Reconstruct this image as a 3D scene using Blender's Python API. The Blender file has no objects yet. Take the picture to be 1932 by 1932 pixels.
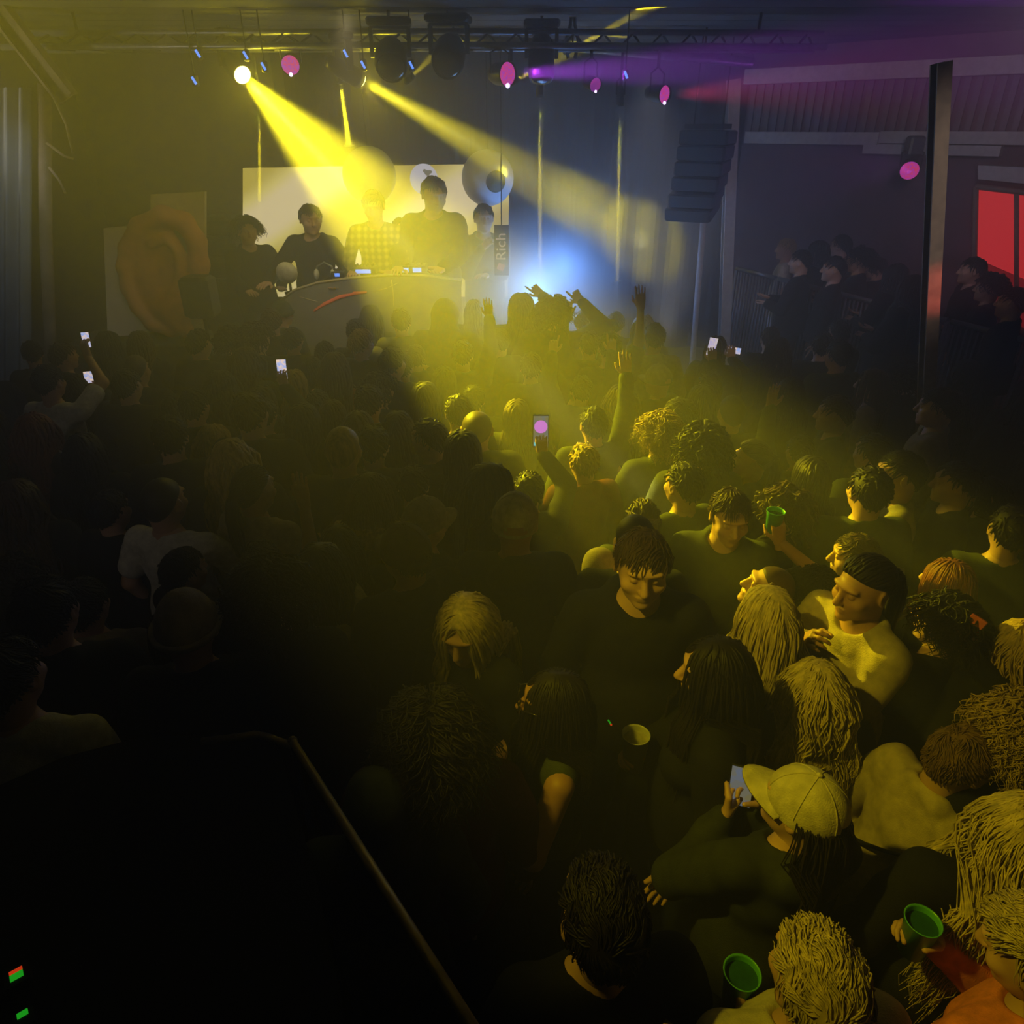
import bpy, math, random
import numpy as np
from mathutils import Vector, Matrix, Euler

random.seed(7)
S = bpy.context.scene
COL = S.collection
PI = math.pi
rad = math.radians

# ------------------------------------------------------------------ camera
F_PX, PITCH, CAM_Z = 1350.0, rad(28.27), 3.35
CAM = Vector((0, 0, CAM_Z))
FWD = Vector((0, math.cos(PITCH), -math.sin(PITCH)))
UPV = Vector((0, math.sin(PITCH), math.cos(PITCH)))
def ray(px, py):
    return FWD + Vector((1, 0, 0)) * ((px - 966) / F_PX) + UPV * ((966 - py) / F_PX)
def at_y(px, py, Y):
    d = ray(px, py); return CAM + d * (Y / d.y)
def at_z(px, py, z):
    d = ray(px, py); return CAM + d * ((z - CAM_Z) / d.z)
def project(p):
    q = Vector(p) - CAM
    zc = q.dot(FWD)
    return 966 + F_PX * q.x / zc, 966 - F_PX * q.dot(UPV) / zc, zc

# ------------------------------------------------------------------ scene objects
def tag(o, label=None, cat=None, group=None, kind=None):
    if label: o['label'] = label
    if cat: o['category'] = cat
    if group: o['group'] = group
    if kind: o['kind'] = kind
    return o
def empty(name, loc, rot=(0, 0, 0)):
    o = bpy.data.objects.new(name, None); COL.objects.link(o)
    o.location = loc; o.rotation_euler = rot; o.empty_display_size = .1
    return o
def link(name, me, m=None, parent=None, mat_obj=False):
    o = bpy.data.objects.new(name, me); COL.objects.link(o)
    if m is not None:
        if len(me.materials) == 0: me.materials.append(m)
        if mat_obj:
            o.material_slots[0].link = 'OBJECT'
            o.material_slots[0].material = m
    if parent is not None: o.parent = parent
    return o
def np_mesh(name, V, Q, smooth=True):
    me = bpy.data.meshes.new(name)
    V = np.asarray(V, dtype=np.float32); Q = np.asarray(Q, dtype=np.int32)
    n, m, k = len(V), len(Q), Q.shape[1]
    me.vertices.add(n); me.vertices.foreach_set('co', V.ravel())
    me.loops.add(m * k); me.loops.foreach_set('vertex_index', Q.ravel())
    me.polygons.add(m)
    me.polygons.foreach_set('loop_start', np.arange(0, m * k, k, dtype=np.int32))
    me.polygons.foreach_set('loop_total', np.full(m, k, dtype=np.int32))
    me.polygons.foreach_set('use_smooth', np.full(m, smooth, dtype=bool))
    me.update(calc_edges=True); me.validate()
    return me

class MB:
    """collects simple shapes, then links them as one mesh object"""
    def __init__(s): s.v = []; s.f = []; s.sm = []
    def add(s, vs, fs, smooth=False):
        b = len(s.v); s.v += [tuple(v) for v in vs]
        s.f += [tuple(b + i for i in f) for f in fs]; s.sm += [smooth] * len(fs)
        return s
    def box(s, c, d, M=None, bev=0.0):
        x, y, z = d[0] / 2, d[1] / 2, d[2] / 2
        c = Vector(c); M = M or Matrix.Identity(3)
        if bev <= 0:
            pts = [(-x, -y, -z), (x, -y, -z), (x, y, -z), (-x, y, -z), (-x, -y, z), (x, -y, z), (x, y, z), (-x, y, z)]
            fs = [(0, 3, 2, 1), (4, 5, 6, 7), (0, 1, 5, 4), (1, 2, 6, 5), (2, 3, 7, 6), (3, 0, 4, 7)]
            return s.add([c + M @ Vector(p) for p in pts], fs)
        b = min(bev, x * .9, y * .9, z * .9)
        pts = []; rings = []
        for (zz, ins) in ((-z, b), (-z + b, 0), (z - b, 0), (z, b)):
            r = []
            X, Y = x - ins, y - ins
            for (sx, sy, o) in ((-1, -1, 0), (1, -1, 1), (1, 1, 0), (-1, 1, 1)):
                p1 = (sx * (X - b), sy * Y, zz); p2 = (sx * X, sy * (Y - b), zz)
                for p in ((p2, p1) if o == 0 else (p1, p2)):
                    r.append(len(pts)); pts.append(p)
            rings.append(r)
        fs = [tuple(reversed(rings[0])), tuple(rings[3])]
        for a, bb in zip(rings, rings[1:]):
            for i in range(8): fs.append((a[i], a[(i + 1) % 8], bb[(i + 1) % 8], bb[i]))
        return s.add([c + M @ Vector(p) for p in pts], fs)
    def tube(s, pts, r, n=10, caps=True, flat=1.0, smooth=True):
        pts = [Vector(p) for p in pts]
        rs = r if isinstance(r, (list, tuple)) else [r] * len(pts)
        t0 = (pts[1] - pts[0]).normalized()
        a = t0.orthogonal().normalized()
        vs = []; fs = []
        for i, p in enumerate(pts):
            t = (pts[min(i + 1, len(pts) - 1)] - pts[max(i - 1, 0)]).normalized()
            a = (a - t * a.dot(t)).normalized(); b = t.cross(a)
            for k in range(n):
                th = 2 * PI * k / n
                vs.append(p + (a * math.cos(th) + b * math.sin(th) * flat) * rs[i])
        for i in range(len(pts) - 1):
            for k in range(n):
                fs.append((i * n + k, i * n + (k + 1) % n, (i + 1) * n + (k + 1) % n, (i + 1) * n + k))
        s.add(vs, fs, smooth)
        if caps:
            b = len(s.v) - len(vs)
            s.f.append(tuple(b + k for k in reversed(range(n)))); s.sm.append(False)
            s.f.append(tuple(b + (len(pts) - 1) * n + k for k in range(n))); s.sm.append(False)
        return s
    def lathe(s, prof, M=None, n=24, smooth=True):
        """profile of (radius, z) turned about z, then moved by the 4x4 M"""
        M = M or Matrix.Identity(4)
        vs = []; fs = []
        for (r, z) in prof:
            for k in range(n):
                th = 2 * PI * k / n
                vs.append(M @ Vector((max(r, 1e-4) * math.cos(th), max(r, 1e-4) * math.sin(th), z)))
        for i in range(len(prof) - 1):
            for k in range(n):
                fs.append((i * n + k, i * n + (k + 1) % n, (i + 1) * n + (k + 1) % n, (i + 1) * n + k))
        return s.add(vs, fs, smooth)
    def sphere(s, c, r, M=None, n=20):
        c = Vector(c); r = r if isinstance(r, (tuple, list)) else (r, r, r)
        M3 = M or Matrix.Identity(3)
        vs = []; fs = []; m = n // 2
        for i in range(m + 1):
            a = PI * i / m
            for k in range(n):
                th = 2 * PI * k / n
                vs.append(c + M3 @ Vector((r[0] * max(math.sin(a), 1e-3) * math.cos(th), r[1] * max(math.sin(a), 1e-3) * math.sin(th), -r[2] * math.cos(a))))
        for i in range(m):
            for k in range(n):
                fs.append((i * n + k, i * n + (k + 1) % n, (i + 1) * n + (k + 1) % n, (i + 1) * n + k))
        return s.add(vs, fs, True)
    def quad(s, a, b, c, d): return s.add([a, b, c, d], [(0, 1, 2, 3)])
    def slab(s, corners, n, th):
        """a flat outline given thickness th along -n"""
        n = Vector(n).normalized(); k = len(corners)
        top = [Vector(c) for c in corners]; bot = [c - n * th for c in top]
        fs = [tuple(range(k)), tuple(range(2 * k - 1, k - 1, -1))]
        fs += [(i, k + i, k + (i + 1) % k, (i + 1) % k) for i in range(k)]
        return s.add(top + bot, fs)
    def build(s, name, m=None, parent=None):
        me = bpy.data.meshes.new(name); me.from_pydata(s.v, [], s.f)
        me.polygons.foreach_set('use_smooth', s.sm); me.update()
        return link(name, me, m, parent)

# ------------------------------------------------------------------ materials
def lin(c):
    return tuple(((v / 255) / 12.92 if v <= 10 else (((v / 255) + .055) / 1.055) ** 2.4) for v in c)
def mat(name, col, rough=.6, metal=0.0, var=.25, scale=18.0, bump=.0, bscale=60.0, spec=.5, stretch=None, emit=None, estr=1.0):
    m = bpy.data.materials.new(name); m.use_nodes = True
    nt = m.node_tree; N = nt.nodes; L = nt.links
    b = N['Principled BSDF']
    b.inputs['Roughness'].default_value = rough
    b.inputs['Metallic'].default_value = metal
    b.inputs['Specular IOR Level'].default_value = spec
    tc = N.new('ShaderNodeTexCoord'); mp = N.new('ShaderNodeMapping')
    L.new(tc.outputs['Object'], mp.inputs['Vector'])
    if stretch: mp.inputs['Scale'].default_value = stretch
    nz = N.new('ShaderNodeTexNoise'); nz.inputs['Scale'].default_value = scale; nz.inputs['Detail'].default_value = 4
    L.new(mp.outputs['Vector'], nz.inputs['Vector'])
    cr = N.new('ShaderNodeValToRGB')
    cr.color_ramp.elements[0].position = .3; cr.color_ramp.elements[1].position = .7
    cr.color_ramp.elements[0].color = (*[v * (1 - var) for v in col], 1)
    cr.color_ramp.elements[1].color = (*[min(1, v * (1 + var)) for v in col], 1)
    L.new(nz.outputs['Fac'], cr.inputs['Fac']); L.new(cr.outputs['Color'], b.inputs['Base Color'])
    if bump > 0:
        n2 = N.new('ShaderNodeTexNoise'); n2.inputs['Scale'].default_value = bscale; n2.inputs['Detail'].default_value = 3
        L.new(mp.outputs['Vector'], n2.inputs['Vector'])
        bp = N.new('ShaderNodeBump'); bp.inputs['Strength'].default_value = bump; bp.inputs['Distance'].default_value = .01
        L.new(n2.outputs['Fac'], bp.inputs['Height']); L.new(bp.outputs['Normal'], b.inputs['Normal'])
    if emit:
        b.inputs['Emission Color'].default_value = (*emit, 1); b.inputs['Emission Strength'].default_value = estr
    return m

# ------------------------------------------------------------------ implicit surfaces
class Field:
    def __init__(s, lo, hi, vox):
        s.lo = np.array(lo, dtype=np.float64); s.vox = vox
        s.n = np.maximum(np.ceil((np.array(hi) - s.lo) / vox).astype(int) + 1, 4)
        s.f = np.full(s.n, .2, dtype=np.float32)
        s.ax = [(s.lo[i] + vox * np.arange(s.n[i])).astype(np.float32) for i in range(3)]
    def box(s, lo, hi, m):
        sl = []
        for i in range(3):
            a = int(np.floor((lo[i] - m - s.lo[i]) / s.vox)); b = int(np.ceil((hi[i] + m - s.lo[i]) / s.vox)) + 1
            sl.append(slice(max(0, a), max(0, min(s.n[i], b))))
        return tuple(sl)
    def pts(s, sl):
        return s.ax[0][sl[0]][:, None, None], s.ax[1][sl[1]][None, :, None], s.ax[2][sl[2]][None, None, :]
    def comb(s, sl, d, k, sub):
        a = s.f[sl]
        if a.size == 0: return
        if sub:
            h = np.clip(.5 - .5 * (a + d) / k, 0, 1); r = a * (1 - h) - d * h + k * h * (1 - h)
            # smooth subtraction: max(a,-d)
        else:
            h = np.clip(.5 + .5 * (d - a) / k, 0, 1); r = d * (1 - h) + a * h - k * h * (1 - h)
        s.f[sl] = r
    def rc(s, a, b, ra, rb, k=.03, sub=False):
        a = np.array(a, float); b = np.array(b, float); R = max(ra, rb)
        sl = s.box(np.minimum(a, b) - R, np.maximum(a, b) + R, k + 2 * s.vox)
        x, y, z = s.pts(sl); d = b - a; L2 = max(float(d @ d), 1e-9)
        px, py, pz = x - a[0], y - a[1], z - a[2]
        t = np.clip((px * d[0] + py * d[1] + pz * d[2]) / L2, 0, 1)
        q = np.sqrt((px - t * d[0]) ** 2 + (py - t * d[1]) ** 2 + (pz - t * d[2]) ** 2) - (ra + (rb - ra) * t)
        s.comb(sl, q.astype(np.float32), k, sub)
    def ell(s, c, r, R=None, k=.03, sub=False):
        c = np.array(c, float); r = np.array(r, float); M = np.eye(3) if R is None else np.array(R, float)
        e = np.abs(M) @ r
        sl = s.box(c - e, c + e, k + 2 * s.vox)
        x, y, z = s.pts(sl)
        px, py, pz = x - c[0], y - c[1], z - c[2]
        q = [M[0, i] * px + M[1, i] * py + M[2, i] * pz for i in range(3)]
        k0 = np.sqrt(sum((q[i] / r[i]) ** 2 for i in range(3)))
        k1 = np.sqrt(sum((q[i] / r[i] ** 2) ** 2 for i in range(3))) + 1e-6
        s.comb(sl, (k0 * (k0 - 1) / k1).astype(np.float32), k, sub)
    def wrinkle(s, amp, seed=0, freq=1.0):
        x, y, z = s.ax[0][:, None, None], s.ax[1][None, :, None], s.ax[2][None, None, :]
        a = np.sin(freq * (31 * z + 14 * x + seed) + 2.2 * np.sin(freq * (17 * x + 11 * y + seed)))
        b = np.sin(freq * (47 * y - 23 * z + 1.7 * seed) + 1.9 * np.sin(freq * (29 * z + 19 * x)))
        s.f += (amp * (.6 * a + .4 * b)).astype(np.float32)
    def mesh(s):
        f = s.f.copy()
        f[0] = f[-1] = .1; f[:, 0] = f[:, -1] = .1; f[:, :, 0] = f[:, :, -1] = .1
        ins = f < 0
        n = f.shape
        cn = (n[0] - 1, n[1] - 1, n[2] - 1)
        cnt = np.zeros(cn, dtype=np.int8)
        for dx in (0, 1):
            for dy in (0, 1):
                for dz in (0, 1):
                    cnt += ins[dx:dx + cn[0], dy:dy + cn[1], dz:dz + cn[2]]
        act = (cnt > 0) & (cnt < 8)
        idx = np.full(cn, -1, dtype=np.int32)
        I, J, K = np.nonzero(act); nv = len(I)
        idx[I, J, K] = np.arange(nv)
        acc = np.zeros((nv, 3)); w = np.zeros(nv)
        base = np.stack([I, J, K], 1)
        cor = [(a, b, c) for a in (0, 1) for b in (0, 1) for c in (0, 1)]
        for a in cor:
            for ax in range(3):
                if a[ax]: continue
                b = list(a); b[ax] = 1
                fa = f[I + a[0], J + a[1], K + a[2]]; fb = f[I + b[0], J + b[1], K + b[2]]
                m = (fa < 0) != (fb < 0)
                t = np.where(m, fa / np.where(m, fa - fb, 1), 0)
                p = np.array(a, float)[None, :].repeat(nv, 0); p[:, ax] = t
                acc += np.where(m[:, None], p, 0); w += m
        V = s.lo + s.vox * (base + acc / np.maximum(w, 1)[:, None])
        Q = []
        for ax in range(3):
            o = [1, 1, 1]; o[ax] = 0
            A = f[tuple(slice(o[i], n[i] - 1) for i in range(3))]
            sh = tuple(slice(o[i] + (1 if i == ax else 0), n[i] - 1 + (1 if i == ax else 0)) for i in range(3))
            B = f[sh]
            ch = (A < 0) != (B < 0)
            i, j, k = np.nonzero(ch)
            neg = A[i, j, k] < 0
            p = [i + o[0], j + o[1], k + o[2]]
            u, v = (ax + 1) % 3, (ax + 2) % 3
            def cell(du, dv):
                q = [p[0].copy(), p[1].copy(), p[2].copy()]; q[u] -= du; q[v] -= dv
                return idx[q[0], q[1], q[2]]
            q = np.stack([cell(1, 1), cell(0, 1), cell(0, 0), cell(1, 0)], 1)
            q[~neg] = q[~neg][:, ::-1]
            Q.append(q)
        Q = np.concatenate(Q); Q = Q[(Q >= 0).all(1)]
        return V, Q
def join_vq(parts):
    V = []; Q = []; b = 0
    for v, q in parts:
        V.append(v); Q.append(q + b); b += len(v)
    return np.concatenate(V), np.concatenate(Q)

# ------------------------------------------------------------------ people
def v3(*a): return np.array(a, float)
POSES = {  # wrist goals (right, left), elbow poles, finger curls
    'down':   dict(R=(.27, .06, .90), L=(-.27, .05, .90), cR=.35, cL=.35),
    'drink':  dict(R=(.16, .36, 1.22), L=(-.26, .08, .92), cR='grip', cL=.4),
    'drink_left': dict(R=(.26, .08, .92), L=(-.17, .36, 1.22), cR=.4, cL='grip'),
    'phone':  dict(R=(.09, .40, 1.50), L=(-.09, .36, 1.46), cR='grip', cL='grip'),
    'phone_high': dict(R=(.10, .36, 1.74), L=(-.26, .06, .92), cR='grip', cL=.3),
    'phone_low': dict(R=(.06, .33, 1.26), L=(-.10, .30, 1.20), cR='grip', cL='grip'),
    'arm_up': dict(R=(.24, .10, 1.98), L=(-.26, .06, .92), cR=.12, cL=.3),
    'arm_up_left': dict(R=(.26, .06, .92), L=(-.24, .10, 1.98), cR=.3, cL=.12),
    'arms_up': dict(R=(.26, .14, 1.95), L=(-.25, .18, 1.92), cR='point', cL='point'),
    'point':  dict(R=(.20, .30, 1.86), L=(-.26, .10, .95), cR='point', cL=.3),
    'point_left': dict(R=(.26, .10, .95), L=(-.20, .30, 1.86), cR=.3, cL='point'),
    'finger': dict(R=(.20, .22, 1.70), L=(-.26, .10, .95), cR='point', cL=.3),
    'drink_near': dict(R=(.10, .22, 1.17), L=(-.26, .08, .92), cR='grip', cL=.4),
    'phone_close': dict(R=(.02, .21, 1.40), L=(-.10, .20, 1.38), cR='grip', cL='grip'),
    'sip':    dict(R=(.0, .25, 1.34), L=(-.26, .10, 1.0), cR='grip', cL=.4),
    'chin':   dict(R=(.05, .20, 1.40), L=(.02, .28, 1.18), cR='grip', cL=.4),
    'chest':  dict(R=(.06, .29, 1.22), L=(-.08, .28, 1.18), cR=.5, cL=.5),
    'reach':  dict(R=(.30, .44, 1.32), L=(-.26, .08, .92), cR=.3, cL=.3),
    'desk':   dict(R=(.16, .42, 1.15), L=(-.16, .42, 1.15), cR=.3, cL=.3),
    'desk_wide': dict(R=(.24, .40, 1.14), L=(-.40, .34, 1.14), cR=.3, cL=.3),
    'side':   dict(R=(.56, .16, 1.36), L=(-.24, .14, .96), cR=.2, cL=.3),
    'side_left': dict(R=(.24, .14, .96), L=(-.56, .16, 1.36), cR=.2, cL=.3),
}
L1, L2 = .285, .26
def ik(s, w, pole):
    d = w - s; L = min(np.linalg.norm(d), L1 + L2 - .006); u = d / np.linalg.norm(d)
    a = (L1 ** 2 - L2 ** 2 + L * L) / (2 * L); h = math.sqrt(max(L1 ** 2 - a * a, 0))
    p = pole - u * (pole @ u); p /= max(np.linalg.norm(p), 1e-6)
    return s + u * a + p * h, s + u * L
_cache = {}
def hand_vq(curl, fine):
    key = ('hand', curl, fine)
    if key in _cache: return _cache[key]
    f = Field((-.05, -.07, -.10), (.24, .12, .06), .0048 if fine else .0075)
    f.rc((-.045, 0, 0), (.01, 0, 0), .027, .026, .02)
    offs = (.031, .010, -.011, -.031); lens = (.070, .080, .074, .056)
    for i, (o, l) in enumerate(zip(offs, lens)):
        f.rc((.0, o * .55, 0), (.088, o, .002), .017, .0115, .012)
        c = {'grip': .95, 'point': .12 if i == 0 else 1.35}.get(curl, curl)
        p = v3(.088, o, .002); ang = .25 * c if not isinstance(curl, str) else c * .6
        sp = (1.5 - i) * .06
        r = .0100 - .0006 * i
        for j, fr in enumerate((.45, .32, .26)):
            d = v3(math.cos(ang) * math.cos(sp), math.sin(sp) * math.cos(ang), -math.sin(ang)); q = p + d * l * fr
            f.rc(p, q, r, r - .0008, .004); p = q; r -= .0008; ang += c * .75
    tb = v3(.022, .026, -.006)
    t1 = v3(.056, .058, -.016 if curl != 'grip' else -.030); t2 = v3(.088, .066 if curl != 'grip' else .050, -.024 if curl != 'grip' else -.060)
    f.rc(tb, t1, .0150, .0115, .012); f.rc(t1, t2, .0115, .0088, .004)
    _cache[key] = f.mesh(); return _cache[key]
def head_vq(fine):
    key = ('head', fine)
    if key in _cache: return _cache[key]
    f = Field((-.11, -.13, -.16), (.11, .15, .14), .0052 if fine else .009)
    f.ell((0, -.008, .012), (.076, .097, .098), k=.02)
    f.ell((0, .032, -.050), (.060, .060, .066), k=.03)
    f.rc((0, -.02, -.15), (0, -.03, -.06), .054, .056, .02)
    f.ell((0, .074, -.092), (.024, .022, .020), k=.02)
    f.ell((0, .080, .034), (.054, .020, .013), k=.015)
    for sx in (-1, 1):
        f.ell((sx * .044, .062, -.025), (.022, .022, .02), k=.02)
        f.ell((sx * .032, .102, .010), (.017, .014, .012), k=.010, sub=True)
        f.ell((sx * .031, .080, .010), (.0125, .0125, .0115), k=.003)
        R = Matrix.Rotation(sx * -.35, 3, 'Z')
        f.ell((sx * .079, -.012, -.002), (.009, .021, .032), R, k=.008)
        f.ell((sx * .088, -.006, .0), (.006, .010, .017), R, k=.004, sub=True)
    f.rc((0, .088, .022), (0, .112, -.024), .009, .0135, .010)
    f.ell((.010, .101, -.029), (.008, .009, .007), k=.006); f.ell((-.010, .101, -.029), (.008, .009, .007), k=.006)
    f.ell((0, .090, -.053), (.025, .010, .0065), k=.006); f.ell((0, .088, -.065), (.022, .010, .007), k=.006)
    f.ell((0, .101, -.059), (.022, .006, .0022), k=.003, sub=True)
    _cache[key] = f.mesh(); return _cache[key]
def head_matrix(head):
    y, p, r = head
    R = Matrix.Rotation(y, 3, 'Z') @ Matrix.Rotation(-p, 3, 'X') @ Matrix.Rotation(r, 3, 'Y')   # p > 0 looks down
    c = Vector((0, .0, 1.53)) + R @ Vector((0, .012, .112))
    return Matrix.Translation(c) @ R.to_4x4() @ Matrix.Scale(1.08, 4)
def skeleton(pose, head, lean):
    P = POSES[pose]
    A = {}
    for s, sx in (('R', 1), ('L', -1)):
        sh = v3(sx * .180, 0, 1.425); w = v3(*P[s])
        up = w[2] > 1.6
        pole = v3(sx * .9, .5, .1) if up else v3(sx * .75, -.55, -.65)
        e, w = ik(sh, w, pole)
        u = (w - e) / np.linalg.norm(w - e)
        curl = P['c' + s]
        if up and curl == 'grip': u2 = v3(-sx * .15, .15, 1.)
        elif curl == 'grip': u2 = u * .7 + v3(-sx * .45, .3, .35)
        elif pose.startswith('desk'): u2 = v3(u[0] * .4, 1, -.05)
        else: u2 = u + v3(-sx * .05, .05, .0)
        u2 = u2 / np.linalg.norm(u2)
        thumb = v3(-sx, 0, .0) if (up or curl == 'grip') else v3(-sx * .35, 1, .15)
        if curl == 'grip': thumb = v3(-sx * .5, .0, 1.)
        if up: thumb = v3(-sx, .25, 0)
        if pose.startswith('desk'): thumb = v3(-sx, 0, .0)
        t = thumb - u2 * (thumb @ u2); t /= np.linalg.norm(t)
        n = np.cross(u2, t) * 1.0
        back = n if sx < 0 else -n
        A[s] = (sh, e, w, u2, t, n, curl)
    return A
def arm_prims(f, A, d=0., k=.02, upto=None):
    for s in 'RL':
        sh, e, w = A[s][:3]
        if upto == 'none': continue
        if upto == 'short':
            f.rc(sh, sh + (e - sh) * .62, .056 + d, .054 + d * 1.3, k); continue
        f.rc(sh, e, .052 + d, .042 + d, k); f.rc(e, w if d == 0 else e + (w - e) * .96, .042 + d, .027 + d * (.75 if d else 1), k)
def torso_prims(f, d=0., neck=True, hm=None, fem=False):
    sw = .93 if fem else 1.0
    f.ell((0, 0, .97), (.165 + d, .118 + d, .13 + d), k=.05)
    f.ell((0, 0, 1.13), ((.120 if fem else .142) + d, .100 + d, .16 + d), k=.06)
    f.ell((0, .0, 1.30), (.160 * sw + d, .112 + d, .165 + d), k=.05)
    f.rc((-.15 * sw, -.005, 1.415), (.15 * sw, -.005, 1.415), .056 + d, .056 + d, .04)
    f.rc((-.12, -.01, 1.435), (0, -.012, 1.475), .035 + d * .8, .05 + d * .6, .04); f.rc((.12, -.01, 1.435), (0, -.012, 1.475), .035 + d * .8, .05 + d * .6, .04)
    if fem: 
        for sx in (-1, 1): f.ell((sx * .075, .085, 1.285), (.065 + d, .06 + d, .065 + d), k=.03)
    if neck and hm is not None:
        q = hm @ Vector((0, -.022, -.06)); f.rc((0, -.012, 1.43), tuple(q), .060, .054, .03)
def leg_prims(f, d=0.):
    for sx in (-1, 1):
        f.rc((sx * .088, 0, .92), (sx * .10, .01, .50), .088 + d, .058 + d, .03)
        f.rc((sx * .10, .01, .50), (sx * .105, -.01, .09), .056 + d, .040 + d * 1.3, .03)
def frame_of(A, s):
    sh, e, w, u, t, n, curl = A[s]
    # hand axes: x along the fingers, y towards the thumb, z the back of the hand
    z = np.cross(u, t)
    if s == 'R': pass
    M = np.stack([u, t, z], 1)
    return w, M, curl
def put(vq, M, t, mirror=False):
    V, Q = vq
    V = V @ np.asarray(M).T + np.asarray(t)
    if mirror: Q = Q[:, ::-1]
    return V, Q
def body_mesh(pose, head, fine, fem, shoes=True):
    key = ('body', pose, head, fine, fem)
    if key in _cache: return _cache[key]
    hm = head_matrix(head); A = skeleton(pose, head, 0)
    f = Field((-.72, -.32, -.02), (.72, .66, 2.10), .011 if fine else .017)
    torso_prims(f, 0., True, hm, fem); leg_prims(f); arm_prims(f, A)
    for sx in (-1, 1):
        f.rc((sx * .105, -.03, .055), (sx * .125, .15, .035), .045, .036, .03)
        f.ell((sx * .105, -.045, .04), (.035, .04, .042), k=.02)
    parts = [f.mesh()]
    R = np.array(hm.to_3x3()); parts.append(put(head_vq(fine), R, np.array(hm.translation)))
    grips = {}
    for s in 'RL':
        w, M, curl = frame_of(A, s)
        parts.append(put(hand_vq(curl, fine), M, w, mirror=np.linalg.det(M) < 0))
        grips[s] = (Vector(w + M @ v3(.085, .012, -.035)), Vector(M[:, 0]), Vector(M[:, 1]), Vector(M[:, 2]))
    V, Q = join_vq(parts)
    me = np_mesh('person_body', V, Q)
    me.materials.append(None); me.materials.append(None)
    cz = V[Q].mean(1)
    me.polygons.foreach_set('material_index', (cz[:, 2] < .095).astype(np.int32))
    _cache[key] = (me, grips, hm); return _cache[key]
def top_mesh(style, pose, head, fine, fem):
    hk = head if style == 'hood_up' else None
    key = ('top', style, pose, hk, fine, fem)
    if key in _cache: return _cache[key]
    A = skeleton(pose, head, 0); hm = head_matrix(head)
    f = Field((-.72, -.34, .45), (.72, .62, 2.10), .010 if fine else .017)
    d = {'tee': .012, 'tank': .010, 'shirt': .013, 'jacket': .026, 'hoodie': .024, 'hood_up': .026, 'coat': .030, 'puffer': .040}[style]
    torso_prims(f, d, False, None, fem)
    if style in ('coat',): f.rc((0, 0, .95), (0, 0, .66), .19, .21, .05)
    elif style != 'tank': f.rc((0, 0, 1.05), (0, 0, .93), .155 + d, .150 + d, .06)
    arm_prims(f, A, d, upto={'tee': 'short', 'tank': 'none'}.get(style))
    if style in ('jacket', 'coat', 'puffer'):
        for sx in (-1, 1): f.rc((sx * .07, .075, 1.40), (sx * .06, -.055, 1.49), .022, .030, .02)
        f.rc((.06, -.055, 1.49), (-.06, -.055, 1.49), .030, .030, .02)
    if style == 'hoodie':
        f.ell((0, -.095, 1.445), (.115, .065, .085), k=.03)
        for sx in (-1, 1): f.rc((sx * .085, -.05, 1.47), (sx * .045, .09, 1.40), .036, .022, .02)
    if style == 'hood_up':
        R = np.array(hm.to_3x3()); c = np.array(hm.translation)
        f.ell(c + R @ v3(0, -.022, .01), (.112, .125, .135), R, k=.03)
        f.ell(c + R @ v3(0, -.06, -.12), (.12, .095, .12), R, k=.05)
        f.ell(c + R @ v3(0, .085, -.025), (.078, .10, .105), R, k=.02, sub=True)
        f.ell(c + R @ v3(0, .0, -.01), (.088, .105, .112), R, k=.01, sub=True)
    else:
        f.ell((0, .02, 1.53), (.078 if style not in ('tank', 'tee') else .085, .085, .085), k=.015, sub=True)
    if style == 'puffer':
        z = f.ax[2][None, None, :]; f.f -= (.007 * np.abs(np.sin(z * 38))).astype(np.float32)
    f.wrinkle({'tee': .003, 'tank': .001, 'shirt': .0045}.get(style, .0055), seed=len(pose) * 3 + len(style), freq=.8)
    hem = {'tee': .90, 'tank': 1.0, 'shirt': .86, 'coat': .62}.get(style, .88)
    z = f.ax[2][None, None, :]; f.f = np.maximum(f.f, (hem - z)).astype(np.float32)
    me = np_mesh(style, *f.mesh()); _cache[key] = me; return me
def trouser_mesh(fine=False):
    key = ('trousers', fine)
    if key in _cache: return _cache[key]
    f = Field((-.3, -.25, .03), (.3, .25, 1.1), .02)
    f.ell((0, 0, .95), (.172, .126, .13), k=.05); leg_prims(f, .014); f.wrinkle(.004)
    z = f.ax[2][None, None, :]; f.f = np.maximum(f.f, np.maximum(.065 - z, z - 1.03)).astype(np.float32)
    me = np_mesh('trousers', *f.mesh()); _cache[key] = me; return me

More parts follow.
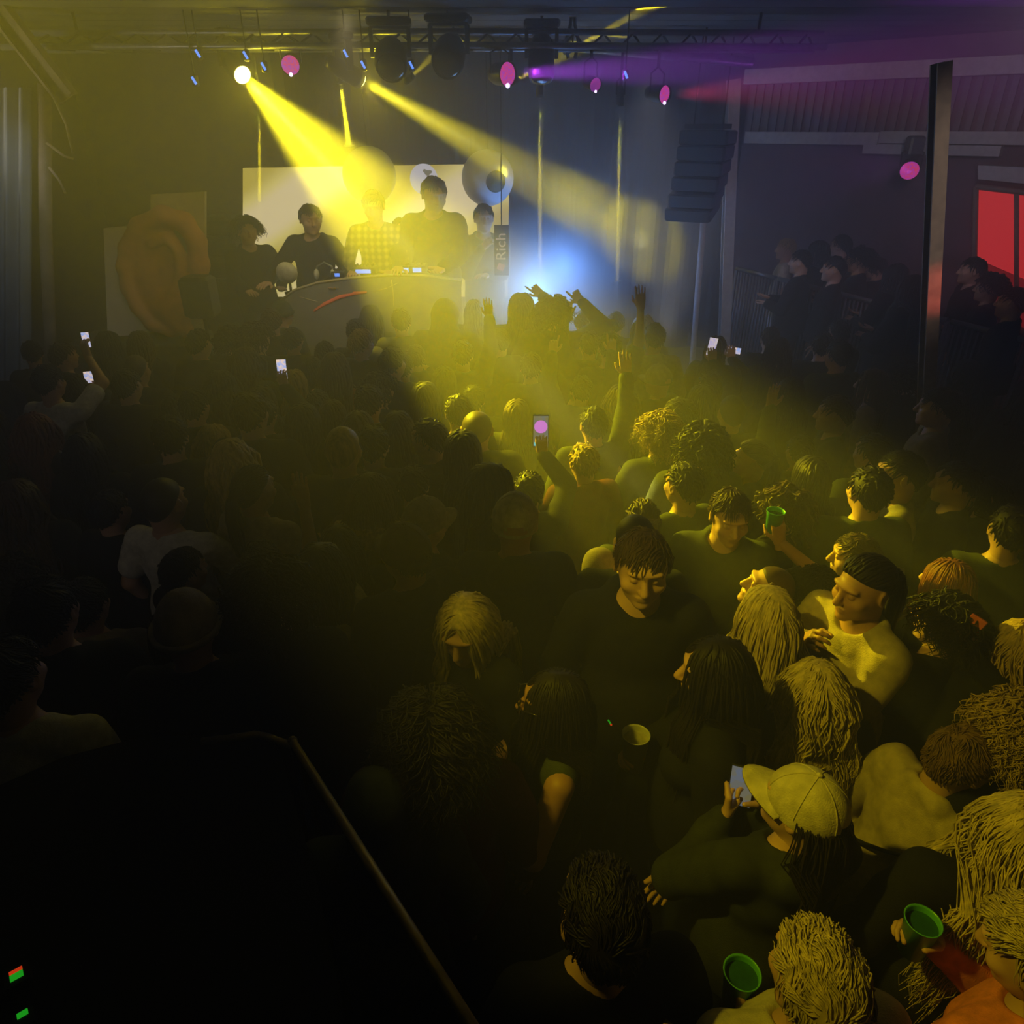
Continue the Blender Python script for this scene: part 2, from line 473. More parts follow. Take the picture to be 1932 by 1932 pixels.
# hair: a close cap of hair plus many tapering locks, in the head's own frame
def hair_mesh(style, fine, seed=0, hat=False):
    fine = int(fine)
    key = ('hair', style, fine, seed, hat)
    if key in _cache: return _cache[key]
    rng = random.Random(seed * 31 + len(style))
    E = v3(.080, .101, .102); C = v3(0, -.008, .014)
    mb = MB()
    def thr(d):
        y = d[1]
        return (.20 + .42 * y) if y > 0 else (.20 + .95 * y)
    bald = style == 'shaved'
    up = .99 if bald or hat else (1.035 if style != 'buzz' else 1.03)
    # scalp cap
    vs = []; fs = []; nu, nv_ = 28, 14
    for i in range(nv_ + 1):
        for k in range(nu):
            th = 2 * PI * k / nu
            dx, dy = math.cos(th), math.sin(th)
            lo = math.asin(max(-.9, min(.9, thr((dx, dy, 0)))))
            a = PI / 2 + (lo - PI / 2) * i / nv_
            d = v3(dx * math.cos(a), dy * math.cos(a), math.sin(a))
            rr = (up + .012) if i < nv_ else .965
            vs.append(C + d * E * rr * (1 + .010 * rng.random()))
    for i in range(nv_):
        for k in range(nu): fs.append((i * nu + k, (i + 1) * nu + k, (i + 1) * nu + (k + 1) % nu, i * nu + (k + 1) % nu))
    mb.add(vs, fs, True)
    if style not in ('buzz', 'shaved'):
        n = {'short': 330, 'quiff': 340, 'curly': 420, 'long': 300, 'wavy': 330, 'bob': 260, 'bun': 200, 'tail': 220}[style]
        n = int(n * (.75, 2.6, 6.5)[fine])
        length = {'short': .055, 'quiff': .065, 'curly': .11, 'long': .46, 'wavy': .44, 'bob': .24, 'bun': .13, 'tail': .14}[style]
        crown = v3(0, -.35, .94); part = .03
        for i in range(n):
            z = 1 - 1.75 * (i + .5) / n; ph = i * 2.39996 + seed
            d = v3(math.cos(ph) * math.sqrt(max(0, 1 - z * z)), math.sin(ph) * math.sqrt(max(0, 1 - z * z)), z)
            if d[2] < thr(d) + .03: continue
            if hat and d[2] > .22: continue
            p = C + d * E * 1.02
            lay = 1.05 + .07 * rng.random()
            if style in ('short', 'quiff'): lay = 1.03 + .07 * rng.random() + (.10 * max(0, d[1]) * max(0, d[2]) if style == 'quiff' else 0)
            if hat: lay = 1.02
            if style == 'curly': lay = 1.08 + .30 * rng.random()
            if hat: lay = 1.02 + .03 * rng.random()
            L = length * (.75 + .5 * rng.random())
            if style in ('short', 'quiff') and d[2] < .25: L *= .55
            swirl = v3(math.sin(9 * d[1] + 4 * d[2] + seed), math.sin(8 * d[0] + 3 * d[2] + 2 * seed), math.sin(7 * d[0] - 5 * d[1])) * (.55 if style in ('short', 'quiff') else .12)
            ns = 5 if style in ('short', 'quiff') else (9 if style == 'curly' else 11)
            if style in ('bun', 'tail'): ns = 7
            ds = L / ns
            if style == 'quiff': dirn = v3(.25, 1.0, .15) if d[2] > .35 else v3(0, -.2, -1)
            elif style == 'short': dirn = (v3(.5 * d[0] + .45, .7, -.1) if d[1] > -.2 and d[2] > .3 else (d - crown * .9) * .6 + v3(.35, 0, -.3))
            elif style in ('bun', 'tail'): dirn = v3(0, -1, .5 if style == 'bun' else .1) - d * .3
            else: dirn = v3(1.2 * np.sign(d[0] + .001) if d[2] > .2 else d[0], d[1] * .9 - .35, -.35)
            dirn = dirn + swirl; dirn = dirn / np.linalg.norm(dirn)
            path = [p.copy()]; wob = rng.random() * 6; wa = {'curly': 1.1, 'wavy': .42, 'short': .18, 'quiff': .22}.get(style, .10)
            for s in range(ns):
                g = {'short': .10, 'quiff': .05, 'curly': .12, 'bun': 0, 'tail': 0}.get(style, .55)
                dirn = dirn * (1 - g) + v3(0, 0, -1) * g
                if style in ('bun', 'tail'):
                    tgt = v3(0, -.115, .075 if style == 'bun' else .02); dirn = dirn * .6 + (tgt - path[-1]) * 6
                w = v3(math.sin(s * 1.5 + wob), math.cos(s * 1.2 + wob * 1.7), math.sin(s * 1.9 + wob) * .6) * wa
                q = path[-1] + (dirn / max(np.linalg.norm(dirn), 1e-6) + w) * ds
                if style == 'wavy': q = q + v3(math.sin(q[2] * 45 + wob), math.cos(q[2] * 38 + wob), 0) * .0035
                e = (q - C) / (E * lay); m = np.linalg.norm(e)
                if m < 1 or (style in ('short', 'quiff') and (s > 0 or d[2] < .3) and m > lay): q = C + e / m * E * min(max(m, lay), lay + .012 * s)
                if q[2] < -.07:                                   # keep off the neck, shoulders and back
                    zz = -q[2]; rx = .068 + min(1, max(0, zz - .07) / .12) * .09; ry = .072 + min(1, max(0, zz - .07) / .10) * .085
                    rr = (q[0] / rx) ** 2 + ((q[1] + .02) / ry) ** 2
                    if rr < 1:
                        q[1] = -.02 + (q[1] + .02) / math.sqrt(max(rr, .02)); q[0] = q[0] / math.sqrt(max(rr, .25))
                        q[1] = max(-.15, min(.12, q[1]))
                    if zz > .12 and q[1] < .05 and q[1] > -.10: q[1] = -.11 - .03 * rng.random() if abs(q[0]) < .17 else q[1]
                path.append(q)
            r0 = {'short': .0075, 'quiff': .008, 'curly': .0085, 'wavy': .0105}.get(style, .0105) * (1.1, .55, .34)[fine]
            k = len(path)
            mb.tube(path, [r0 * (.65 if j == 0 else (1 - .72 * (j / (k - 1)) ** 2)) for j in range(k)], n=4, caps=False, flat=.6)
        if style == 'bun':
            mb.sphere((0, -.10, .10), (.045, .042, .038)); 
            for i in range(26):
                a0 = rng.random() * 6; t = rng.random() * PI
                path = [v3(0, -.10, .10) + (Matrix.Rotation(t, 3, 'X') @ Matrix.Rotation(t * 1.7, 3, 'Y') @ Vector((math.cos(a0 + j * .5) * .044, math.sin(a0 + j * .5) * .042, .010))) for j in range(7)]
                mb.tube(path, .006, n=4, caps=False)
        if style == 'tail':
            for i in range(60 if fine else 36):
                o = v3(rng.gauss(0, .012), rng.gauss(0, .010), 0); s2 = .75 + .4 * rng.random()
                path = [v3(0, -.112, .02) + o * .4, v3(0, -.145, .01) + o, v3(0, -.16, -.06 * s2) + o * 1.3, v3(0, -.155, -.15 * s2) + o * 1.5, v3(0, -.15, -.26 * s2) + o * 1.1]
                mb.tube(path, [.007, .010, .010, .009, .003], n=4, caps=False)
    me = bpy.data.meshes.new('hair'); me.from_pydata(mb.v, [], mb.f)
    me.polygons.foreach_set('use_smooth', [True] * len(mb.f)); me.update()
    _cache[key] = me; return me
def hat_mesh(kind):
    key = ('hat', kind)
    if key in _cache: return _cache[key]
    mb = MB(); E = v3(.090, .112, .110); C = v3(0, -.008, .018)
    if kind == 'cap': E = v3(.089, .111, .108)
    nu, nv_ = 36, 12; vs = []; fs = []
    low = {'cap': -.22, 'beanie': -.12}[kind]
    for i in range(nv_ + 1):
        for k in range(nu):
            th = 2 * PI * k / nu; a = PI / 2 + (math.asin(low) - PI / 2) * i / nv_
            w = 1 + (.006 * abs(math.sin(th * 3)) if kind == 'cap' else .012 * abs(math.sin(th * 16)))
            d = v3(math.cos(th) * math.cos(a), math.sin(th) * math.cos(a), math.sin(a) * (1.0 if kind == 'cap' else 1.08))
            vs.append(C + d * E * w)
    for i in range(nv_):
        for k in range(nu):
            if kind == 'cap' and 24 <= k <= 29 and i >= (10 if k in (24, 29) else 9) and i < nv_ - 1: continue
            fs.append((i * nu + k, (i + 1) * nu + k, (i + 1) * nu + (k + 1) % nu, i * nu + (k + 1) % nu))
    mb.add(vs, fs, True)
    if kind == 'cap':
        for s6 in range(3):
            th = s6 * PI / 3; pts = []
            for j in range(-9, 10):
                a = PI / 2 - abs(j) / 9 * 1.5; sg = 1 if j >= 0 else -1
                pts.append(C + v3(sg * math.cos(th) * math.cos(a), sg * math.sin(th) * math.cos(a), math.sin(a)) * E * 1.004)
            mb.tube(pts, .0022, n=5, caps=False)
        mb.sphere((0, -.008, .131), (.009, .009, .006), n=10)
        b = []; n = 14
        for j in range(5):
            t = j / 4
            for i in range(n + 1):
                a = PI * (.10 + .80 * i / n)
                rx, ry = .090 + .002 * t, .110 + .078 * t * math.sin(a) ** .6
                b.append(v3(rx * math.cos(a), -.008 + ry * math.sin(a), .020 - .018 * t + .016 * (1 - (math.cos(a)) ** 2) - .016))
        f2 = [(j * (n + 1) + i, (j + 1) * (n + 1) + i, (j + 1) * (n + 1) + i + 1, j * (n + 1) + i + 1) for j in range(4) for i in range(n)]
        k = len(b); b2 = b + [p - v3(0, 0, .005) for p in b]
        mb.add(b2, f2 + [tuple(k + q for q in reversed(f)) for f in f2] + [(4 * (n + 1) + i, k + 4 * (n + 1) + i, k + 4 * (n + 1) + i + 1, 4 * (n + 1) + i + 1) for i in range(n)], True)
    else:
        ring = [C + v3(math.cos(2 * PI * k / 36), math.sin(2 * PI * k / 36), -.06) * E * 1.02 for k in range(37)]
        mb.tube(ring, .022, n=8, caps=False, flat=.45)
    me = bpy.data.meshes.new(kind); me.from_pydata(mb.v, [], mb.f)
    me.polygons.foreach_set('use_smooth', [True] * len(mb.f)); me.update()
    _cache[key] = me; return me

def make_person(loc, yaw, label, hair='short', hcol=None, top='jacket', tcol=None, pose='down', head=(0, 0, 0), fine=False, fem=False,
                skin=None, hat=None, hatcol=None, H=1.75, legs=None, seed=0, roll=0., group=None, width=1.0):
    me, grips, hm = body_mesh(pose, head, fine, fem)
    o = link('person', me)
    o.material_slots[0].link = 'OBJECT'; o.material_slots[0].material = skin or M['skin_light']
    o.material_slots[1].link = 'OBJECT'; o.material_slots[1].material = M['shoe']
    s = H / 1.765
    o.scale = (s * width, s * width, s); o.location = loc; o.rotation_euler = (Matrix.Rotation(roll, 3, 'Y') @ Matrix.Rotation(yaw, 3, 'Z')).to_euler()
    tag(o, label, 'person', group)
    if hair:
        h = link('hair', hair_mesh(hair, fine, seed % 3, bool(hat)), hcol or M['hair_dark'], o, True); h.matrix_local = hm
    if hat:
        h = link({'cap': 'baseball_cap', 'beanie': 'knit_hat'}[hat], hat_mesh(hat), hatcol, o, True)
        h.matrix_local = hm @ (Matrix.Rotation(PI, 4, 'Z') if seed == 99 else Matrix.Identity(4))
    nm = {'tee': 't_shirt', 'tank': 'sleeveless_top', 'shirt': 'shirt', 'jacket': 'jacket', 'hoodie': 'hoodie', 'hood_up': 'hoodie', 'coat': 'coat', 'puffer': 'padded_jacket'}[top]
    link(nm, top_mesh(top, pose, head, fine, fem), tcol or M['cloth_black'], o, True)
    link('trousers', trouser_mesh(), legs or M['cloth_navy'], o, True)
    return o, grips, hm, s

# ------------------------------------------------------------------ palette
M = {}
def cloth(n, c, **k): M[n] = mat(n, c, rough=.85, var=.22, scale=30, bump=.35, bscale=220, spec=.2, **k)
for n, c in dict(cloth_black=(.012, .012, .013), cloth_navy=(.012, .016, .03), cloth_grey=(.09, .09, .095), cloth_white=(.62, .60, .56), cloth_tan=(.42, .33, .20),
                 cloth_olive=(.05, .06, .025), cloth_red=(.07, .008, .008), cloth_maroon=(.10, .022, .014), cloth_orange=(.80, .24, .04), cloth_brown=(.09, .05, .025),
                 cloth_cream=(.55, .48, .33), cloth_green=(.030, .034, .020), cloth_dim=(.028, .027, .026), cloth_rust=(.20, .06, .02), cloth_beige=(.30, .25, .17)).items(): cloth(n, c)
for n, c in dict(hair_dark=(.014, .010, .008), hair_brown=(.055, .030, .014), hair_tawny=(.15, .085, .032), hair_blond=(.36, .24, .09), hair_fair=(.52, .40, .20), hair_red=(.16, .05, .015), hair_grey=(.30, .29, .27)).items():
    M[n] = mat(n, c, rough=.55, var=.4, scale=60, spec=.3, stretch=(1, 1, .15))
for n, c in dict(skin_light=(.56, .33, .23), skin_tan=(.42, .22, .13), skin_brown=(.20, .095, .05), skin_pink=(.62, .36, .27)).items():
    M[n] = mat(n, c, rough=.5, var=.08, scale=14, bump=.05, bscale=300)
M['shoe'] = mat('shoe_leather', (.02, .02, .02), rough=.5)
M['black_metal'] = mat('black_metal', (.014, .014, .015), rough=.45, metal=.3, var=.2)
M['grey_metal'] = mat('grey_metal', (.20, .21, .24), rough=.4, metal=.6, var=.2)
M['rusty_metal'] = mat('rusty_metal', (.16, .12, .085), rough=.75, metal=.1, var=.5, scale=9, bump=.4)
M['steel_white'] = mat('white_painted_steel', (.50, .50, .50), rough=.6, var=.15)
M['steel_brown'] = mat('brown_painted_steel', (.24, .19, .16), rough=.65, var=.25)
M['brass'] = mat('brass', (.22, .17, .06), rough=.5, metal=.6, var=.15)
M['plastic_black'] = mat('black_plastic', (.012, .012, .013), rough=.4, var=.2)
M['speaker_cloth'] = mat('speaker_grille', (.03, .032, .034), rough=.8, var=.4, scale=220, bump=.6, bscale=260)
M['ceiling'] = mat('dark_ceiling_boards', (.10, .10, .105), rough=.8, var=.3, scale=3, bump=.3, bscale=14)
M['wall_dark'] = mat('dark_painted_wall', (.045, .045, .043), rough=.85, var=.25, scale=4, bump=.2, bscale=30)
M['wall_plum'] = mat('plum_painted_wall', (.15, .09, .12), rough=.85, var=.2, scale=5, bump=.25, bscale=40)
M['floor'] = mat('dark_concrete_floor', (.035, .034, .033), rough=.6, var=.3, scale=5)
M['cyclorama'] = mat('grey_stage_drape', (.028, .028, .032), rough=.9, var=.2, scale=6)
M['stage'] = mat('stage_deck', (.03, .03, .03), rough=.6, var=.3, scale=12)
M['board'] = mat('pale_board', (.50, .42, .30), rough=.8, var=.12, scale=6)
M['ear'] = mat('printed_skin_tone', (.50, .22, .08), rough=.75, var=.18, scale=7)
M['ear_dark'] = mat('printed_skin_fold', (.30, .10, .03), rough=.75, var=.18, scale=7)
M['eye_white'] = mat('eyeball_white', (.72, .72, .74), rough=.45, var=.04, scale=5)
M['iris'] = mat('eyeball_iris', (.10, .10, .03), rough=.4, var=.5, scale=30)
M['booth'] = mat('booth_grey_panel', (.20, .20, .20), rough=.45, var=.15, scale=5)
M['booth_edge'] = mat('booth_pale_edge', (.55, .48, .30), rough=.4, var=.1)
M['booth_orange'] = mat('booth_orange_line', (.80, .16, .05), rough=.5, var=.1, emit=(1, .12, .03), estr=.12)
M['cup_clear'] = mat('frosted_cup', (.45, .44, .40), rough=.35, var=.1)
M['cup_green'] = mat('green_cup', (.10, .42, .05), rough=.3, var=.1)
M['drink'] = mat('drink_surface', (.35, .32, .16), rough=.15, var=.2, scale=60)
M['drink_green'] = mat('green_drink', (.02, .09, .015), rough=.15, var=.2, scale=60)
M['phone_case'] = mat('phone_case', (.015, .015, .016), rough=.35)
M['phone_orange'] = mat('orange_phone_case', (.75, .16, .04), rough=.5)
M['paper'] = mat('white_plastic', (.65, .65, .63), rough=.5)
M['glasses'] = mat('spectacle_frame', (.03, .025, .02), rough=.25, metal=.5)
def glow(name, col, strength, blotch=None):
    m = bpy.data.materials.new(name); m.use_nodes = True; nt = m.node_tree; nt.nodes.clear(); N = nt.nodes; L = nt.links
    o = N.new('ShaderNodeOutputMaterial'); e = N.new('ShaderNodeEmission'); e.inputs['Color'].default_value = (*col, 1); e.inputs['Strength'].default_value = strength
    L.new(e.outputs['Emission'], o.inputs['Surface'])
    if blotch:
        tc = N.new('ShaderNodeTexCoord'); v = N.new('ShaderNodeTexVoronoi'); v.inputs['Scale'].default_value = blotch[0]
        L.new(tc.outputs['Object'], v.inputs['Vector']); mx = N.new('ShaderNodeMix'); mx.data_type = 'RGBA'
        mx.inputs[6].default_value = (*col, 1); mx.inputs[7].default_value = (*blotch[1], 1)
        sp = N.new('ShaderNodeSeparateColor'); L.new(v.outputs['Color'], sp.inputs['Color']); L.new(sp.outputs['Red'], mx.inputs[0]); L.new(mx.outputs[2], e.inputs['Color'])
    return m
M['lens_yellow'] = glow('yellow_lamp_lens', (1, .85, .18), 14)
M['lens_small'] = glow('small_yellow_lens', (1, .75, .03), 2.2)
M['lens_pink'] = glow('pink_lamp_lens', (.95, .06, .16), .95, (75, (.55, .06, .7)))
M['lens_magenta'] = glow('magenta_lamp_lens', (.75, .07, .55), .6, (22, (.35, .03, .5)))
M['lens_white'] = glow('pale_violet_lens', (.75, .6, 1), 3)
M['lens_dark'] = mat('dark_lamp_lens', (.05, .05, .03), rough=.15)
M['led_blue'] = glow('blue_led', (.12, .30, 1), 1.8)
M['led_green'] = glow('green_led', (.02, .55, .02), .55)
M['led_red'] = glow('red_led', (.9, .06, .01), .6)
M['phone_blue'] = glow('phone_screen_cool', (.35, .5, 1), 1.2, (60, (1, .75, .6)))
M['phone_white'] = glow('phone_screen_pale', (1, .85, .8), .9, (50, (.7, .6, 1)))
M['phone_dim'] = glow('phone_screen_dim', (.35, .30, .12), .45, (40, (.25, .3, .4)))
M['phone_disc'] = glow('phone_screen_magenta_disc', (.8, .2, .85), .9)
M['phone_cyan'] = glow('phone_screen_cyan', (.1, .75, .85), .8)
M['red_panel'] = glow('red_lit_window', (1, .045, .05), .75)
M['red_panel_low'] = glow('red_lit_window_lower', (.85, .03, .035), .22)

# ------------------------------------------------------------------ the hall
CEIL = 4.20
def struct(name, mb, m): o = mb.build(name, m); o['kind'] = 'structure'; return o
fl = MB().box((1, 4.6, -.05), (16, 13.5, .1)); struct('floor', fl, M['floor'])
ce = MB()
for i in range(34): ce.box((1, -1.6 + i * .4, CEIL + .05), (16, .385, .1))
struct('ceiling', ce, M['ceiling'])
struct('wall_back', MB().box((1, 10.75, 2.1), (16, .2, 4.5)), M['wall_dark'])
struct('wall_left', MB().box((-5.35, 4.6, 2.1), (.2, 13.5, 4.5)), M['wall_dark'])
struct('wall_rear', MB().box((1, -1.9, 2.1), (16, .2, 4.5)), M['wall_dark'])
WA, WB = Vector((3.0, 10.5, 0)), Vector((8.5, 5.2, 0))
wd = (WB - WA).normalized(); wn = Vector((-wd.y, wd.x, 0)); wn = wn if wn.y < 0 else -wn
def at_wall(px, py, off=0.0):
    d = ray(px, py); P0 = WA + wn * off; t = (P0 - CAM).dot(wn) / d.dot(wn); return CAM + d * t
def wallbox(mb, s0, s1, z0, z1, th, off=0):
    Mx = Matrix((wd, -wn, (0, 0, 1))).transposed()
    c = WA + wd * ((s0 + s1) / 2) + wn * (off + th / 2); c.z = (z0 + z1) / 2
    return mb.box(c, (abs(s1 - s0), th, z1 - z0), Mx)
LW = (WB - WA).length
struct('wall_right', wallbox(MB(), 0, LW, 0, CEIL + .1, .15, -.15), M['wall_plum'])
struct('wall_far_right', MB().box((8.6, 1.6, 2.1), (.2, 7.2, 4.5)), M['wall_dark'])
struct('wall_stage_side', MB().box((-4.05, 10.3, 2.2), (2.4, .7, 4.3)), mat('stage_side_flat', (.07, .07, .06), rough=.9, var=.2, scale=5))
cor = MB()
for i in range(72):
    s = .05 + i * .11
    if s > LW - .1: break
    wallbox(cor, s, s + .06, 3.30, 3.82, .03, .0)
struct('trim_corrugated', cor, mat('corrugated_sheet', (.17, .15, .20), rough=.5, metal=.2, var=.2))
struct('trim_upper_beam', wallbox(MB(), -.05, LW, 3.82, 3.98, .16), M['steel_white'])
lb = wallbox(MB(), .1, 1.75, 3.17, 3.30, .14); wallbox(lb, 1.75, LW, 3.19, 3.31, .10); wallbox(lb, 1.6, 3.0, 3.08, 3.18, .12)
struct('trim_lower_beam', lb, M['steel_white'])
# raised side platform behind the railing
FA, FB = at_z(1388, 506, 1.8), at_z(1945, 644, 1.8)
pl = MB().slab([Vector((FA.x + .05, FA.y + .25, .45)), Vector((FB.x + .1, FB.y, .45)), Vector((FB.x + .6, 4.3, .45)), Vector((8.45, 4.3, .45)), Vector((8.4, 5.1, .45)), Vector((3.0, 10.35, .45))], (0, 0, 1), .43)
struct('floor_platform', pl, M['stage'])
# stage
struct('floor_stage', MB().box((-.6, 9.05, .25), (6.9, 3.2, .5)), M['stage'])
sc_drape = MB(); n = 90
for i in range(n):
    x0, x1 = -2.85 + 5.75 * i / n, -2.85 + 5.75 * (i + 1) / n
    y0, y1 = 10.42 + .04 * math.sin(i * .9), 10.42 + .04 * math.sin((i + 1) * .9)
    sc_drape.add([(x0, y0, .5), (x1, y1, .5), (x1, y1, 4.3), (x0, y0, 4.3), (x0, y0 + .03, .5), (x1, y1 + .03, .5), (x1, y1 + .03, 4.3), (x0, y0 + .03, 4.3)], [(0, 1, 2, 3), (7, 6, 5, 4)], True)
o = sc_drape.build('stage_drape', M['cyclorama']); tag(o, 'tall dark grey pleated drape hanging across the back of the stage', 'curtain')
# ceiling pipes
for i, (a, b, r, l) in enumerate([((640, 66), (1420, 118), .045, 'steel pipe under the ceiling, lower of the two behind the moving heads'), ((880, 20), (1432, 62), .05, 'steel pipe under the ceiling, upper one above the hanging clamp')]):
    A, B = at_y(*a, 8.3 + .2 * i), at_y(*b, 8.3 + .2 * i)
    o = MB().tube([A, (A + B) / 2 + Vector((0, 0, .04)), B], r, 12).build('ceiling_pipe', M['grey_metal']); tag(o, l, 'pipe')
    for t in (.12, .88):
        p = A.lerp(B, t); MB().tube([p, (p.x, p.y, CEIL)], .012, 8).build('hanger', M['black_metal'], o)

# left edge: curtain, rusty post, rafter, loose twigs of cable
cu = MB(); n = 44
A, B = at_y(-60, 165, 6.9), at_y(54, 165, 6.9)
A2, B2 = at_y(-60, 740, 6.9), at_y(54, 740, 6.9)
for i in range(n):
    f0, f1 = i / n, (i + 1) / n
    P0, P1 = A.lerp(B, f0), A.lerp(B, f1); w0, w1 = .035 * math.sin(f0 * 26), .035 * math.sin(f1 * 26)
    Q0, Q1 = A2.lerp(B2, f0), A2.lerp(B2, f1); a0, a1 = Vector((0, w0, 0)), Vector((0, w1, 0)); th = Vector((0, .02, 0))
    cu.add([Q0 + a0, Q1 + a1, P1 + a1, P0 + a0, Q0 + a0 + th, Q1 + a1 + th, P1 + a1 + th, P0 + a0 + th], [(0, 1, 2, 3), (7, 6, 5, 4)], True)
o = cu.build('side_curtain', mat('blue_grey_curtain', (.16, .18, .21), rough=.9, var=.15, scale=8)); tag(o, 'blue-grey curtain hanging at the left edge beside the rusty post', 'curtain')
pA, pB = at_y(84, 160, 7.0), at_y(98, 720, 7.0)
post = MB().tube([(pB.x, pB.y, 0), pB, at_y(86, 430, 7.0), pA], .055, 12).build('rusty_post', M['rusty_metal']); tag(post, 'slim rusty brown steel post beside the blue-grey curtain', 'post')
MB().box((pB.x, pB.y, .01), (.22, .22, .02)).build('base_plate', M['rusty_metal'], post)
Mx = Matrix.Rotation(0, 3, 'X')
raf = MB(); A, B = at_y(-40, -30, 6.9), at_y(128, 186, 7.0); d = (B - A).normalized(); s = d.cross(Vector((0, 1, 0))).normalized()
for off, w, hh in ((0, .10, .015), (.07, .10, .02), (-.07, .10, .02)):
    R = Matrix((d, Vector((0, 1, 0)), s)).transposed()
    raf.box((A + B) / 2 + s * off, ((B - A).length, .12 if off else .02, hh if off else .14), R)
o = raf.build('roof_rafter', M['rusty_metal']); tag(o, 'weathered steel rafter slanting down to the top of the rusty post', 'beam')
for k, (pts, l) in enumerate([([(88, 270), (122, 295), (140, 300)], 'thin bracket arm sticking out of the rusty post, the near-horizontal one'), ([(100, 180), (125, 235), (138, 290)], 'thin stay rod hanging from the rafter end beside the rusty post'), ([(92, 315), (112, 340), (124, 365)], 'short loose cable end low on the rusty post')]):
    o = MB().tube([at_y(x, y, 6.95 - .02 * k) for x, y in pts], .012, 6).build(['bracket_arm', 'stay_rod', 'loose_cable'][k], M['rusty_metal']); tag(o, l, ['bracket', 'rod', 'cable'][k])

# right posts
def post_between(name, a, b, Y, w, m, label, foot=True):
    A, B = at_y(*a, Y), at_y(*b, Y)
    B = B + (B - A) * ((.015 - B.z) / (B.z - A.z))
    mb = MB(); d = (A - B).normalized(); x = Vector((1, 0, 0)); x = (x - d * x.dot(d)).normalized(); y = d.cross(x)
    R = Matrix((x, y, d)).transposed(); L = (A - B).length
    for (ox, oy, sx, sy) in ((0, -w / 2, w, w * .14), (0, w / 2, w, w * .14), (0, 0, w * .16, w)): mb.box((A + B) / 2 + R @ Vector((ox, oy, 0)), (sx, sy, L), R)
    o = mb.build(name, m); tag(o, label, 'post')
    if foot:
        MB().box(B, (w * 1.5, w * 1.5, .03), R).build('base_plate', m, o)
    return o
P = post_between('steel_post', (1776, 118), (1742, 860), 5.0, .085, M['steel_brown'], 'brown steel post in front of the side platform, its lower half glowing red')
post_between('white_post', (1384, 150), (1366, 640), 8.95, .12, M['steel_white'], 'white steel post beside the hanging line array speaker')
# red window
c = [at_wall(1842, 352, .03), at_wall(2010, 372, .03), at_wall(2010, 560, .03), at_wall(1838, 486, .03)]
win = MB().slab(c, wn, .05).build('window_1', M['red_panel']); win['kind'] = 'structure'
c2 = [at_wall(1838, 488, .03), at_wall(2010, 562, .03), at_wall(2010, 680, .03), at_wall(1838, 560, .03)]
MB().slab(c2, wn, .05).build('pane', M['red_panel_low'], win)
fr = MB()
for a, b in zip([c[0], c[1], c2[2], c2[3]], [c[1], c2[2], c2[3], c[0]]): fr.tube([a + wn * .02, b + wn * .02], .03, 6)
fr.tube([at_wall(1918, 361, .05), at_wall(1918, 620, .05)], .025, 6)
fr.build('window_frame', M['steel_brown'], win)
o = MB().slab([at_wall(1845, 312, .2), at_wall(1990, 318, .2), at_wall(1990, 352, .2), at_wall(1845, 338, .2)], wn, .18).build('trim_window_hood', M['steel_white']); o['kind'] = 'structure'

# railing along the platform
nP = 5
for i in range(nP):
    A, B = FA.lerp(FB, i / nP), FA.lerp(FB, (i + 1) / nP); A.z = B.z = 0; d = (B - A).normalized(); L = (B - A).length; A = A + d * .02; B = B - d * .02
    root = empty('barrier_panel', (A + B) / 2)
    tag(root, ['steel crowd barrier panel with upright bars, first one beside the white post', 'steel crowd barrier panel with upright bars, second from the white post', 'steel crowd barrier panel with upright bars, middle one of the five', 'steel crowd barrier panel with upright bars, passing behind the brown post', 'steel crowd barrier panel with upright bars, last one by the right edge of the photo'][i], 'barrier', 'barrier panels along the side platform')
    o0 = (A + B) / 2
    fr = MB(); z0, z1 = .30, 1.80
    up = lambda p, z: Vector((p.x - o0.x, p.y - o0.y, z))
    fr.tube([up(A, 0), up(A, z1)], .022, 8); fr.tube([up(B, 0), up(B, z1)], .022, 8)
    fr.build('frame', M['grey_metal'], root)
    MB().tube([up(A, z1), up(B, z1)], .026, 8).build('top_rail', M['grey_metal'], root)
    MB().tube([up(A, z0), up(B, z0)], .02, 8).build('bottom_rail', M['grey_metal'], root)
    ba = MB(); nb = 13
    for k in range(1, nb): p = A.lerp(B, k / nb); ba.tube([up(p, z0), up(p, z1)], .010, 6)
    ba.build('bars', M['grey_metal'], root)['kind'] = 'stuff'

# ------------------------------------------------------------------ stage set
# video wall
YS = 9.55
c = [at_y(458, 317, YS), at_y(961, 309, YS), at_y(958, 560, YS), at_y(458, 560, YS)]
sm = bpy.data.materials.new('video_picture'); sm.use_nodes = True; nt = sm.node_tree; nt.nodes.clear(); N = nt.nodes; Lk = nt.links
out = N.new('ShaderNodeOutputMaterial'); em = N.new('ShaderNodeEmission'); em.inputs['Strength'].default_value = 1.6; Lk.new(em.outputs[0], out.inputs[0])
tc = N.new('ShaderNodeTexCoord'); mp = N.new('ShaderNodeMapping'); mp.inputs['Rotation'].default_value = (0, .55, 0); Lk.new(tc.outputs['Object'], mp.inputs[0])
wv = N.new('ShaderNodeTexWave'); wv.inputs['Scale'].default_value = .28; wv.inputs['Distortion'].default_value = 3.2; wv.inputs['Detail'].default_value = 1.5; wv.bands_direction = 'Z'; wv.inputs['Phase Offset'].default_value = 1.3
Lk.new(mp.outputs[0], wv.inputs[0]); cr = N.new('ShaderNodeValToRGB'); e = cr.color_ramp.elements
e[0].position = .15; e[0].color = (.42, .33, .06, 1); e[1].position = .8; e[1].color = (.66, .54, .30, 1)
x = e.new(.5); x.color = (.60, .50, .16, 1)
Lk.new(wv.outputs['Fac'], cr.inputs[0]); Lk.new(cr.outputs[0], em.inputs[0])
